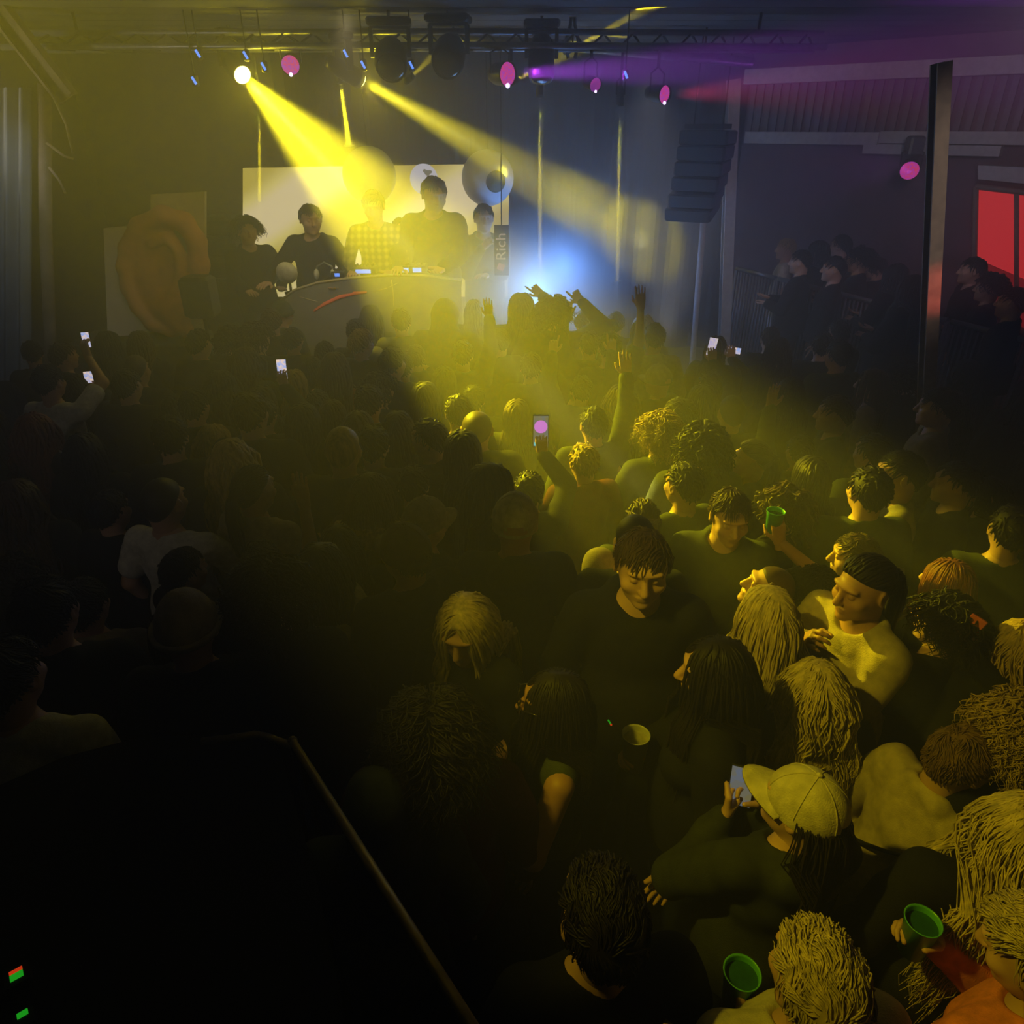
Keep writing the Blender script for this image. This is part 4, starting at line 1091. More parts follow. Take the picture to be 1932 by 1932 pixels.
for i, (p, d, ang, end) in enumerate(SHAFTS):  # denser haze sleeves, added and shaped so the thin beams show
    m = bpy.data.materials.new('smoke_shaft'); m.use_nodes = True; m.node_tree.nodes.clear(); o = m.node_tree.nodes.new('ShaderNodeOutputMaterial'); m.node_tree.links.new(vol(m, .65, .2).outputs[0], o.inputs['Volume'])
    L_ = (end - p).length * (.80 if i != 0 else .62); t = math.tan(rad(ang / 2))
    pts = [p + d * (L_ * k / 8 + .012) for k in range(9)]
    ob = MB().tube([q - p for q in pts], [.016 + (L_ * k / 8) * t * 1.25 for k in range(9)], 14).build('smoke_shaft', m); ob.location = p
    tag(ob, ['thin smoke drifting through the slanting small beam above the left eyeball', 'thin smoke lit by the vertical beam under the magenta moving head', 'thin smoke lit by the vertical beam nearest the line array', 'thin smoke lit by the vertical beam at the video wall corner'][i], 'smoke', None, 'stuff')
fog('smoke_cloud', 1030, 545, 8.45, (1.15, .6, .92), 7.0, 'dense blue-lit smoke cloud behind the front row, right of the video wall')
fog('smoke_cloud', 1215, 440, 9.3, (1.5, .7, 1.4), .7, 'thin grey smoke hanging between the blue cloud and the line array')
fog('smoke_cloud', 850, 560, 8.0, (.9, .4, .6), 2.0, 'pale smoke spilling along the front of the booth')
root = empty('floor_light', at_y(1010, 560, 8.3)); root.location.z = .5; tag(root, 'blue-white floor light shining up inside the smoke behind the front row', 'stage light')  # unseen lamp, assumed from the blue glow behind the front row
MB().box((0, 0, .10), (.5, .25, .2), bev=.02).build('housing', M['black_metal'], root); MB().box((0, 0, .205), (.42, .18, .01)).build('lens', glow('blue_white_lens', (.35, .55, 1), 3), root)
q = at_y(1010, 548, 8.3); point(q, 130, (.24, .48, 1.0), .40)  # unseen point lamp added inside the smoke for its blue core
q = at_y(1065, 505, 8.5); point(q, 100, (.12, .32, 1.0), .40)  # second unseen point lamp added, widens the blue glow
spot(at_y(1260, 640, 8.9), Vector((-.05, .1, 1)), 75, (.75, .72, .68), 80, .9, .1, 'white_uplight')  # unseen fill added to light the grey smoke from below
spot((1.6, 9.9, 3.9), Vector((.1, -.4, -1)), 40, (.80, .74, .74), 80, .9, .1, 'white_downlight')  # unseen fill added to light the grey smoke from above

# ------------------------------------------------------------------ camera and render look
cd = bpy.data.cameras.new('camera'); co = bpy.data.objects.new('camera', cd); COL.objects.link(co)
cd.sensor_width = 36; cd.sensor_fit = 'HORIZONTAL'; cd.lens = 36 * F_PX / 1932; cd.clip_start = .05; cd.clip_end = 80
co.location = CAM; co.rotation_euler = (PI / 2 - PITCH, 0, 0); S.camera = co
S.view_settings.view_transform = 'Standard'; S.view_settings.look = 'None'; S.view_settings.gamma = 1; S.view_settings.exposure = 0; S.view_settings.use_curve_mapping = False
cy = S.cycles
cy.max_bounces = 2; cy.diffuse_bounces = 1; cy.glossy_bounces = 1; cy.transmission_bounces = 1; cy.volume_bounces = 0; cy.transparent_max_bounces = 4
cy.use_denoising = True; cy.denoiser = 'OPENIMAGEDENOISE'; cy.caustics_reflective = False; cy.caustics_refractive = False
cy.use_adaptive_sampling = True; cy.adaptive_threshold = .02; cy.sample_clamp_indirect = 2.0
w.cycles.volume_sampling = 'EQUIANGULAR'; w.cycles.homogeneous_volume = True
# ------------------------------------------------------------------ the crowd
HC = dict(k='hair_dark', b='hair_brown', l='hair_blond', f='hair_fair', r='hair_red', g='hair_grey', y='hair_tawny')
TC = dict(k='cloth_black', n='cloth_navy', g='cloth_grey', w='cloth_white', t='cloth_tan', o='cloth_olive', r='cloth_red', m='cloth_maroon', O='cloth_orange', b='cloth_brown', c='cloth_cream', G='cloth_green', d='cloth_dim', u='cloth_rust', e='cloth_beige')
HS = dict(s='short', q='quiff', c='curly', l='long', w='wavy', o='bob', n='bun', t='tail', z='buzz', h='shaved')
TS = dict(j='jacket', t='tee', k='tank', s='shirt', h='hoodie', H='hood_up', C='coat', p='puffer')
PS = dict(d='down', D='drink', E='drink_left', P='phone', Q='phone_high', L='phone_low', U='arm_up', V='arm_up_left', A='arms_up', I='point', J='point_left', c='chin', f='finger', x='phone_close', m='sip', n='drink_near', C='chest', R='reach', S='side', T='side_left', K='desk', W='desk_wide')
SKN = dict(l='skin_light', t='skin_tan', b='skin_brown', p='skin_pink')
PEOPLE = []; SPEC = []
DH = [-10,-4,-6,-12,0,-14,-2,0,8,4,-18,-2,-14,2,0,2,-14,-2,2,-16,-14,0,-18,-8,4,2,-16,-16,0,4,-2,-4,16,-2,-16,10,-6,2,-6,8,-6,-14,12,0,8,2,-4,-12,-2,-18,-18,4,12,0,-8,0,-12,-2,-4,-4,8,-2,0,-12,4,-4,-12,-8,0,-6,0,0,-14,-2,-12,-10,-14,-18,6,2,12,-2,6,-12,12,12,12,-8,-2,12,-2,14,-10,10,-12,12,12,0,0,0,0,-6,-6,-4,10,-8,0,2,-4,-12,12,-6,-10,6,12,-6,0,-6,6,0,4,-4,6,-6,6,6,12,-2,-2,0,-8,-2,6,-12,6,-6,0,-4,-16,6,2,-4,0,0,0,-8,0,0,-10,0,0,0,0,0,0,0,0,0,0,0]   # height of each person against the usual, in cm

def head_at(px, py, h, z0, roll=0.):
    """ground point of a person whose head's outline tops out at the pixel"""
    zc = 5.0
    for _ in range(5):
        q = at_z(px, py + .128 * F_PX / zc, z0 + (h - .125) * math.cos(roll)); zc = (q - CAM).dot(FWD)
    return Vector((q.x - math.sin(roll) * (h - .12), q.y, z0))
def person(px, py, yaw, hair, top, pose, label, head=(0, 0, 0), H=None, fine=None, hat=None, anchor=None, skin='l', roll=0., z0=0.0, group=None, width=1.0, Y=None, fem=None):
    """px, py: where the photo shows the top of the head (or, with anchor R / L, the hand)"""
    hs = HS.get(hair[0]) if hair[0] != '-' else None
    if fem is None: fem = hair[0] in 'lwontb' and hair[0] != '-'
    H = H or ((1.68 if fem else 1.79) + .03 * ((px * 7 + py * 3) % 5 - 2) / 2)
    ya = rad(yaw); hd = tuple(rad(v) for v in head)
    if fine is None: fine = 2 if py > 1220 else int(py > 985)
    ps = PS[pose]
    if Y is None:
        def place(h):
            if anchor:
                off = Matrix.Rotation(ya, 3, 'Z') @ (body_mesh(ps, hd, fine, fem)[1][anchor][0] * (h / 1.765)); q = at_z(px, py, z0 + off.z); return Vector((q.x - off.x, q.y - off.y, 0))
            return head_at(px, py, h, z0, roll)
        k = len(PEOPLE); SPEC.append((k, H, place, py))
        if k < len(DH): H += DH[k] / 100
    s = H / 1.765
    if anchor:
        g = body_mesh(ps, hd, fine, fem)[1][anchor][0] * s
        off = Matrix.Rotation(ya, 3, 'Z') @ g
        q = at_z(px, py, z0 + off.z) if Y is None else at_y(px, py, Y); loc = Vector((q.x - off.x, q.y - off.y, z0 if Y is None else q.z - off.z))
    elif Y is not None:
        q = at_y(px, py, Y); loc = Vector((q.x, q.y, q.z - H))
    else:
        q = head_at(px, py, H, z0, roll); loc = Vector((q.x, q.y, z0))
    o, grips, hm, s = make_person(loc, ya, label, hs, M[HC.get(hair[1:2] or 'k', 'hair_dark')], TS[top[0]], M[TC[top[1]]], ps, hd, fine, fem, M[SKN[skin]],
                                  {'cap': 'cap', 'back': 'cap', 'beanie': 'beanie'}.get(hat[0]) if hat else None, M[TC[hat[1]]] if hat else None, H, M['cloth_navy'], seed=99 if hat and hat[0] == 'back' else int(px + py), roll=roll, group=group, width=width)
    bpy.context.view_layer.update
    Wm = Matrix.Translation(loc) @ (Matrix.Rotation(roll, 3, 'Y') @ Matrix.Rotation(ya, 3, 'Z')).to_4x4() @ Matrix.Diagonal((s * width, s * width, s, 1))
    o['_k'] = 1; del o['_k']
    rec = dict(o=o, loc=loc, H=H, grip={k: (Wm @ v[0], (Wm.to_3x3() @ v[1]).normalized(), (Wm.to_3x3() @ v[2]).normalized(), (Wm.to_3x3() @ v[3]).normalized()) for k, v in grips.items()}, hm=Wm @ hm, z0=z0)
    PEOPLE.append(rec); return rec
def phone(rec, side, label, screen='phone_blue', tilt=0, wide=False, case='phone_case', scale=1.0, up=None, facing=None):
    p, u, t, n = rec['grip'][side]
    root = empty('smartphone', p); tag(root, label, 'phone')
    z = (up or Vector((0, .12, 1))).normalized()
    f = facing or (CAM - p); y = (f - z * f.dot(z)).normalized(); x = y.cross(z)
    if wide: x, z = z, -x
    R = Matrix((-x, -y, z)).transposed() @ Matrix.Rotation(tilt, 3, 'Y')
    c = R @ Vector((0, 0, .045)) * scale
    MB().box(c, (.074 * scale, .009, .155 * scale), R, bev=.006).build('body', M[case], root)
    if screen: MB().box(c + R @ Vector((0, -.0052, 0)), (.066 * scale, .002, .142 * scale), R).build('screen', M[screen], root)
    return root, R, c
def cup(rec, side, label, m='cup_clear', dm='drink', r=.044, h=.13, up=None):
    p = rec['grip'][side][0]; root = empty('drinking_cup', p - Vector((0, 0, .05))); tag(root, label, 'cup')
    MB().lathe([(0, 0), (r * .72, 0), (r * .98, h), (r * 1.04, h + .003), (r * .96, h + .003), (r * .92, h - .004), (r * .70, .006), (0, .006)], n=24).build('cup', M[m], root)
    MB().lathe([(r * .90, h * .86), (0, h * .86)], n=24).build('drink', M[dm], root)
    return root
p_ = person
# --- front row against the blue smoke and the booth
p_(700, 577, 0, 'lk', 'jk', 'd', 'long-haired silhouette in front of the booth, below the plaid performer', H=1.86)
p_(757, 584, 8, 'sk', 'jk', 'd', 'short-haired silhouette in front of the booth, narrow head right of the long-haired one', H=1.84)
p_(681, 622, -25, 'sl', 'jk', 'R', 'blond short-haired person before the booth reaching an arm out to the right', H=1.86, fem=False)
p_(672, 604, 10, 'sk', 'jk', 'd', 'dark head just behind the blond person reaching right', H=1.86)
p_(840, 565, -6, '-', 'Hk', 'd', 'bulky silhouette in a raised hood, left of the blue smoke', H=1.94, width=1.15)
p_(895, 567, -8, 'ok', 'jk', 'd', 'silhouette with rounded hair standing beside the hooded one', H=1.88)
p_(921, 580, 0, 'sk', 'jk', 'U', 'person behind the rounded hair raising one fist before the smoke', H=1.75, anchor='R')
p_(984, 555, 6, 'ok', 'jk', 'f', 'wide-shouldered silhouette pointing a finger up beside the head, mid blue smoke', H=1.92, width=1.12)
p_(1043, 564, -12, 'ck', 'jk', 'f', 'curly-headed silhouette with an arm thrown up in the brightest smoke', H=1.88, width=1.08)
p_(1076, 575, 0, 'sk', 'jk', 'J', 'person showing one raised pointing hand right of the curly head', H=1.7, anchor='L')
p_(1100, 587, -10, 'sk', 'jk', 'd', 'stooping silhouette at the right flank of the blue smoke', H=1.84, width=1.1)
p_(1131, 597, 5, 'og', 'jg', 'd', 'grey-haired head in thin smoke left of the upstretched arm', H=1.78)
p_(1161, 590, 0, 'sk', 'jk', 'd', 'dark head directly left of the upstretched bare arm', H=1.84)
p_(1206, 558, 0, 'sk', 'tk', 'U', 'person with one arm stretched straight up in the grey smoke', H=1.82, anchor='R')
p_(1213, 596, -15, 'og', 'jg', 'd', 'grey head just right of the upstretched arm', H=1.78)
p_(1234, 612, 0, 'sk', 'je', 'd', 'person with a pale flat shoulder line, right of the two grey heads', H=1.8)
# --- left of the booth
p_(532, 571, -30, '-', 'jo', 'd', 'person in a yellow-lit knit hat close under the left end of the booth', H=1.9, hat=('beanie', 'o'))
p_(513, 584, 20, 'sb', 'jk', 'd', 'person with a curved highlight on the hair left of the knit hat', H=1.82)
p_(484, 613, -20, 'cb', 'jk', 'd', 'curly head below and left of the knit hat', H=1.8)
p_(552, 620, 0, 'sk', 'jk', 'd', 'broad dark head below the knit hat by the booth corner', H=1.86, width=1.08)
p_(436, 620, 0, 'ck', 'jk', 'd', 'round dark head right under the loudspeaker on its stand', H=1.84)
p_(375, 623, -10, 'sk', 'jk', 'd', 'dark head at the lower right corner of the ear board', H=1.8)
p_(613, 646, 0, 'sk', 'jk', 'd', 'dark head in front of the grey booth front, left half', H=1.82)
p_(590, 676, 10, 'ok', 'jk', 'd', 'dark bobbed head below the orange booth line')
p_(632, 666, -5, 'lb', 'ku', 'd', 'long-haired person in a reddish top below the booth', H=1.74)
p_(740, 656, -20, 'sk', 'jk', 'd', 'dark head right below the outstretched arm at the booth')
p_(785, 652, 15, 'sb', 'jk', 'd', 'brownish lit head left of the hooded silhouette, low')
p_(760, 668, 0, 'sk', 'jG', 'd', 'person in a green top with narrow head between two lit heads')
p_(838, 693, 0, 'ok', 'jk', 'd', 'round-haired person in the start of the yellow haze')
p_(463, 656, -15, 'wb', 'jo', 'd', 'person with wide shoulders left of the glowing phone below the booth')
a = p_(533, 708, 5, 'sk', 'jk', 'Q', 'person holding a bright phone overhead below the booth corner', anchor='R', H=1.72)
phone(a, 'R', 'bright blue-white phone held up below the left end of the booth', 'phone_blue', scale=1.0)
p_(557, 699, 10, 'ol', 'jk', 'd', 'fair bobbed head right behind the bright phone')
p_(472, 741, 0, 'sb', 'jk', 'd', 'short brown lit head two rows behind the bright phone', fem=False)
p_(497, 729, 20, 'ok', 'jk', 'd', 'dark bobbed head beside the short brown lit head')
p_(600, 737, 0, 'sk', 'jk', 'd', 'broad black head left of the reddish top')
p_(573, 763, -10, 'ok', 'jk', 'd', 'person with hair streaked by light, left of the brown bob')
p_(628, 756, 0, 'ob', 'jk', 'd', 'brown bob with an orange rim of light')
p_(696, 728, 0, 'sk', 'jk', 'd', 'round dark head right of the reddish top')
p_(716, 708, -30, 'ck', 'jk', 'd', 'curly dark head under the outstretched arm')
p_(802, 722, 0, 'ok', 'jG', 'd', 'green-lit rounded head, third row from the booth')
p_(865, 746, 10, 'sk', 'jk', 'd', 'dark head at the left margin of the hazy beam')
p_(893, 728, 0, 'sk', 'jG', 'd', 'hazy green head inside the margin of the beam')
p_(647, 806, 0, 'zl', 'jk', 'd', 'close-cropped fair head with a bright rim', fem=False)
p_(704, 803, 0, 'sk', 'jk', 'd', 'dark head shoulder to shoulder with the close-cropped fair head')
p_(676, 778, -10, 'ob', 'jk', 'd', 'brown-rimmed hair behind the two heads in the middle left')
p_(751, 777, 0, 'lk', 'jk', 'd', 'long dark hair with a single lit tip, middle of the floor')
p_(813, 791, 60, 'sk', 'jk', 'd', 'dark short hair, face turned left, left of the big round head', fem=False)
p_(900, 776, 0, 'hb', 'jk', 'd', 'big round close-shaved head edged yellow, left of the glowing tall phone', H=1.88, fem=False, width=1.15)
# --- the lit middle
p_(975, 755, 0, 'ob', 'jo', 'd', 'hazy rounded head straight behind the tall glowing phone')
a = p_(1020, 832, 0, 'sk', 'jk', 'Q', 'person filming the stage with a tall upright phone', anchor='R', H=1.80)
r_, R_, c_ = phone(a, 'R', 'tall upright phone showing a magenta disc, in the middle of the beam', 'phone_dim', scale=1.35)
MB().lathe([(.040, 0), (0, .0012)], Matrix.Translation(c_ + R_ @ Vector((0, -.0078, .03))) @ (R_ @ Matrix.Rotation(PI / 2, 3, 'X')).to_4x4(), 20).build('picture_disc', M['phone_disc'], r_)
MB().box(c_ + R_ @ Vector((0, -.0075, -.078)), (.08, .002, .022), R_).build('picture_strip', M['phone_cyan'], r_)
p_(1102, 837, 15, 'sl', 'jm', 'd', 'short fair-haired person glowing in the beam, reddish collar', fem=False, H=1.84)
p_(921, 874, -70, 'lk', 'jG', 'd', 'long-haired person in dark green with a lit face edge, right of the beige cap', H=1.80)
p_(972, 932, 0, '-', 'hG', 'd', 'person in a pale cap and dark green hoodie, middle of the floor', hat=('cap', 'c'), H=1.80, fine=True)
p_(1172, 728, 30, 'wb', 'jo', 'd', 'long-haired person half lost in the beam, face tipped left')
p_(1243, 689, 40, '-', 'jo', 'd', 'person in a pale cap right of the beam, toward the stage', hat=('cap', 'e'))
p_(1176, 684, 10, 'sk', 'jo', 'U', 'person with a clenched fist up in the hazy middle', anchor='R', H=1.72)
p_(1152, 646, 0, 'sk', 'jo', 'A', 'person with both arms lifted behind the front row, right of the beam', anchor='R', H=1.74)
p_(1325, 728, 20, 'ok', 'jo', 'd', 'rounded dark head in the amber part of the crowd')
p_(1245, 783, 25, 'cl', 'jo', 'C', 'curly fair hair catching the beam, right of the tall phone', fine=True)
p_(1283, 752, 70, 'sk', 'jo', 'd', 'profile with a lit nose looking left above the curly fair hair')
p_(1325, 805, 0, 'ck', 'jo', 'd', 'curly dark head right of the curly fair one')
p_(1292, 874, 30, 'sk', 'so', 'S', 'person with a broad lit shoulder and an arm stretched out right in the beam', H=1.78)
p_(1374, 917, 160, 'sb', 'jo', 'd', 'short-haired person facing back from the stage in amber haze', fine=True, head=(20, 10, 0), fem=False)
p_(1212, 946, 0, 'qb', 'jo', 'd', 'tousled hair right behind the man in the dark coat', fem=False)
p_(1198, 972, 0, 'zk', 'jk', 'd', 'smooth dark head touching the hair of the man in the dark coat', fem=False)
p_(1420, 831, 75, 'tk', 'jk', 'd', 'person with tied dark hair, lit cheek turned left, right of the beam', fine=True)
a = p_(1459, 992, 25, 'ck', 'to', 'Q', 'person with a bare forearm holding a cup high on the right', anchor='R', H=1.70, skin='t', fine=True)
cup(a, 'R', 'greenish cup held high by a bare forearm on the right', 'cup_green', 'drink_green')
p_(1475, 920, 45, 'cb', 'jk', 'd', 'curly brown lit hair behind the raised cup')
p_(1582, 643, 10, 'sk', 'jo', 'd', 'dark head against the barrier bars, amber lit shoulder')
p_(1577, 748, 70, 'sb', 'jo', 'd', 'person with a pale cheek turned left below the barrier')
p_(1492, 714, 0, 'ok', 'jo', 'd', 'hazy rounded head in the amber crowd on the right')
p_(1648, 697, 60, 'lb', 'je', 'd', 'person in a pale top with hand near the face below the barrier', H=1.72)
p_(1702, 688, -20, 'ck', 'jk', 'd', 'dark curly head just left of the brown post foot')
p_(1380, 747, 0, 'zk', 'jk', 'd', 'dark smooth head on the right of the beam, upper middle', fem=False)
p_(1466, 748, 0, 'sk', 'jo', 'V', 'person with a lit forearm raised on the right side of the floor', anchor='L', H=1.72)
a = p_(1341, 664, 0, 'sk', 'jk', 'Q', 'person holding an upright white phone overhead near the stage', anchor='R', H=1.76)
phone(a, 'R', 'upright white glowing phone held up to the right near the stage', 'phone_white', tilt=.15)
a = p_(1377, 660, 0, 'ok', 'jk', 'Q', 'person holding a phone sideways beside the upright white one', anchor='R', H=1.72)
phone(a, 'R', 'small sideways phone glowing violet beside the upright white one', 'phone_blue', wide=True, tilt=.1, scale=.8)
a = p_(841, 679, 0, 'sk', 'jk', 'L', 'person with a low faint blue phone, below the hooded silhouette', anchor='R', H=1.72)
phone(a, 'R', 'faint blue phone edge below the hooded silhouette', 'phone_blue', wide=True, scale=.5)
# --- left half of the floor
p_(698, 892, -15, 'lb', 'jb', 'd', 'woman with long brown hair and a fur-edged jacket, left of the beige cap', fine=True, H=1.72)
p_(800, 938, -40, '-', 'jk', 'd', 'person in a plain beige cap with the brim to the right, centre left', hat=('cap', 'e'), fine=True, H=1.78)
p_(768, 988, 40, 'sb', 'jk', 'd', 'person in a brown cap with the brim to the left, behind the blonde woman', hat=('cap', 'b'), fem=False)
p_(641, 990, 20, 'lk', 'jG', 'd', 'long dark greenish hair between the raised hand and the brown cap')
p_(604, 1025, -3, 'lk', 'Ck', 'd', 'woman with very long dark hair over a dark coat with a pale scarf, left centre', H=1.72, width=1.05)
p_(571, 918, 0, 'sk', 'to', 'U', 'person raising an open bare hand above the crowd on the left', anchor='R', H=1.74, fine=True, skin='t', fem=False)
p_(508, 1062, 0, 'ck', 'jk', 'd', 'curly dark head with a small light on top, left of the raised arm')
p_(885, 1102, 140, 'lf', 'jk', 'd', 'blonde woman with long straight hair turning to look down left, centre', head=(25, 18, 0), H=1.70, fine=True)
p_(353, 1119, 15, '-', 'jk', 'd', 'person in a pale folded knit hat behind the profile of the fair long-haired woman', hat=('beanie', 'e'), H=1.78)
p_(338, 1145, 70, 'lb', 'jk', 'd', 'woman in profile facing left with long fair-edged hair, lower left', head=(0, 8, 0), H=1.68)
p_(307, 903, -10, 'zk', 'tw', 'D', 'man in a white t-shirt seen from behind on the left', fem=False, H=1.82, fine=True, width=1.05)
p_(477, 881, -25, 'tk', 'je', 'd', 'person with hair tied back and a pale hooded collar, left of the raised hand', fine=True)
p_(404, 801, -20, 'wl', 'jb', 'd', 'fair tousled long hair with a bright crown, left of the floor')
p_(437, 829, 10, 'wl', 'jk', 'd', 'smaller fair head just behind the tousled fair hair')
p_(780, 880, 0, 'sk', 'jk', 'd', 'dark head behind the woman with the fur-edged jacket')
a = p_(842, 905, 0, 'ok', 'jk', 'E', 'dark-haired person with a pale round cup top in front of the beige cap', anchor='L', H=1.72)
cup(a, 'L', 'dim cup seen from above in front of the beige cap', 'cup_clear')
p_(160, 1092, 5, 'sk', 'he', 'd', 'person with a pale lit shoulder and hood on the far left', H=1.80)
p_(84, 1090, 10, 'sk', 'jk', 'd', 'dim dark head left of the pale lit shoulder')
p_(4, 1205, 0, 'sk', 'sw', 'd', 'person in a white shirt cut off by the left edge')
p_(36, 905, 10, 'wb', 'jk', 'd', 'brown wavy hair at the left edge, above the dim heads')
p_(67, 780, -15, 'wr', 'jk', 'd', 'reddish wavy hair at the left edge below the curtain')
p_(160, 818, 5, 'lk', 'jk', 'd', 'long dark hair beside the reddish wavy hair')
a = p_(164, 650, -5, 'sk', 'tw', 'Q', 'man in a white t-shirt filming with a phone under the ear board', anchor='R', H=1.80, fem=False, fine=True)
phone(a, 'R', 'pale phone held up in front of the left riser, the higher of two', 'phone_blue', scale=.8)
a = p_(170, 726, 15, 'lk', 'jk', 'P', 'person holding a bright phone against the white t-shirt', anchor='R', H=1.64)
phone(a, 'R', 'bright round-looking phone in front of the white t-shirt at far left', 'phone_blue')
p_(258, 671, 0, 'zb', 'jk', 'd', 'dim shaved head before the black riser', fem=False)
p_(240, 698, 0, 'sk', 'jk', 'd', 'dark head with a slanting shoulder right of the white t-shirt')
p_(321, 786, 20, 'sk', 'jk', 'd', 'dim dark head in the left middle, lit collar behind')
p_(330, 748, 0, 'ok', 'jk', 'd', 'dim round head below the black riser')
p_(367, 734, 0, 'sk', 'jk', 'd', 'dim head right below the corner of the riser')
p_(418, 700, -20, 'wk', 'jk', 'd', 'dim wavy-haired head left of the bright phone')
p_(345, 1034, -30, 'sk', 'jk', 'C', 'dark head tucked against the back of the white t-shirt', H=1.66)
p_(208, 925, -10, 'sk', 'jk', 'd', 'dark head and shoulder left of the white t-shirt man')
# --- near, lower half
p_(1212, 997, 175, 'sb', 'hk', 'd', 'man in a dark hooded coat facing away from the stage and looking down', head=(0, 4, 0), H=1.84, fem=False, fine=True, width=1.08)
p_(1130, 1030, 10, '-', 'He', 'd', 'person in a shiny folded hood behind the shoulder of the man in the coat', H=1.62)
p_(1436, 1060, 80, 'hb', 'jk', 'd', 'shaved head tipped back, brow lit, facing left on the right', head=(0, -22, 0), fem=False, H=1.74)
p_(1450, 1104, 15, 'lf', 'jk', 'd', 'long straight blonde hair seen from behind, right of centre', H=1.70)
a = p_(1357, 1199, 82, 'lk', 'jk', 'n', 'woman with long black hair in lit profile facing left, right of centre', H=1.70, skin='p')
cup(a, 'R', 'tall clear cup seen from above in the middle of the lower half', 'cup_clear', 'drink', r=.052, h=.17)
p_(1540, 1243, -5, 'wf', 'jk', 'd', 'long wavy blonde hair pouring down the back, lower right', H=1.70, width=1.05)
p_(1045, 1259, 95, 'lk', 'ko', 'L', 'woman in glasses with long dark hair and bare shoulder facing left', H=1.72, skin='t', head=(-5, -6, 0))
p_(815, 1318, 5, 'ck', 'jr', 'd', 'big curly dark head over a dark red jacket, lower centre', H=1.86, fem=False, width=1.12)
p_(712, 1440, 10, '-', 'Ho', 'd', 'person in a raised dark hood behind the brass handrail', H=1.66)
p_(1140, 1640, 12, 'qk', 'tk', 'd', 'man with short dark tousled hair and a bare neck, seen from above behind', H=1.82, fem=False, width=1.05)
a = p_(1521, 1446, 12, 'lk', 'hG', 'x', 'woman in a pale cap and dark hoodie looking at a phone, lower right', hat=('cap', 'c'), H=1.70, head=(32, 0, 0), roll=.10)
phone(a, 'R', 'phone held in both hands left of the pale cap, screen lit', 'phone_dim', scale=1.05)
p_(1806, 1362, -75, 'sy', 'jt', 'd', 'person in a tan jacket with a dark strap, face turned right, lower right', H=1.74, fem=False, roll=.16)
p_(1935, 1500, -5, 'wf', 'jk', 'd', 'blonde waves at the right edge below the tan jacket', H=1.72, roll=.2)
p_(1548, 1763, 8, 'qf', 'jc', 'd', 'blond tousled head at the bottom, seen from above', H=1.80, fem=False, width=1.1)
a = p_(1727, 1772, 18, 'qf', 'jO', 'm', 'blond person in an orange jacket holding a green cup in the bottom right corner', H=1.74, fem=False, head=(20, 20, 0), anchor='R', fine=2)
cup(a, 'R', 'green cup in an orange sleeve in the bottom right corner', 'cup_green', 'drink_green', r=.046)
a = p_(1392, 1868, 0, 'sb', 'te', 'E', 'hand and forearm holding a green cup at the bottom edge', H=1.76, anchor='L', skin='p')
cup(a, 'L', 'bright green cup seen from above at the bottom edge', 'cup_green', 'drink_green', r=.048)
p_(1638, 1045, 110, 'tk', 'jt', 'c', 'woman in a tan jacket with a hand at her chin, facing left on the right', H=1.74, skin='t', head=(0, 5, 0))
p_(1701, 852, 75, 'sk', 'je', 'd', 'tall person in a ribbed beige top, lit profile facing left', H=1.84, fem=False, fine=True)
p_(1616, 1006, 75, 'sb', 'jk', 'd', 'face with a lit brow and nose looking left under the beige top', H=1.66, fem=False)
p_(1772, 735, 60, 'sk', 'je', 'd', 'person in a light shirt under the brown post, turned left', H=1.82, fem=False, fine=True)
p_(1790, 1054, 40, 'or', 'jk', 'd', 'reddish bobbed hair falling left, right side', H=1.68)
p_(1780, 1124, 30, 'ck', 'jk', 'L', 'curly dark hair with lit ringlets above a small tray, right side', H=1.68)
a = p_(1817, 1200, 10, 'sk', 'jk', 'Q', 'person hidden behind ringlets holding an orange phone', anchor='R', H=1.46)
phone(a, 'R', 'orange-backed phone held upright right of the ringlets', None, case='phone_orange', tilt=.4, scale=.85)
a = p_(1862, 1254, 30, 'ok', 'jk', 'L', 'person with a striped sleeve holding an orange-lit phone at the right edge', anchor='R', H=1.70)
phone(a, 'R', 'orange-lit phone held flat near the right edge', None, case='phone_orange', wide=True, tilt=-.4, scale=.85)
p_(1918, 1316, 20, 'cl', 'jk', 'd', 'curly fair head cut by the right edge', H=1.70)
p_(1928, 1168, 0, 'wl', 'jk', 'd', 'fair hair at the right edge above the curly fair head', H=1.70)
p_(1905, 955, -20, 'sk', 'to', 'S', 'person with a lit bare bent arm at the right edge', H=1.74)
p_(1806, 872, 70, 'sk', 'jk', 'd', 'dim face catching light right of the ribbed beige top', H=1.76)
p_(1864, 898, 60, 'wk', 'jk', 'd', 'dim wavy-haired face near the right edge')
p_(1640, 882, 0, 'sk', 'jo', 'd', 'dark head left of the lit profile, right side')
p_(1530, 862, 0, 'ok', 'jk', 'd', 'dark round head behind the raised cup, further right')
p_(1648, 820, 20, 'sk', 'jo', 'd', 'amber-dim head above the lit profile')
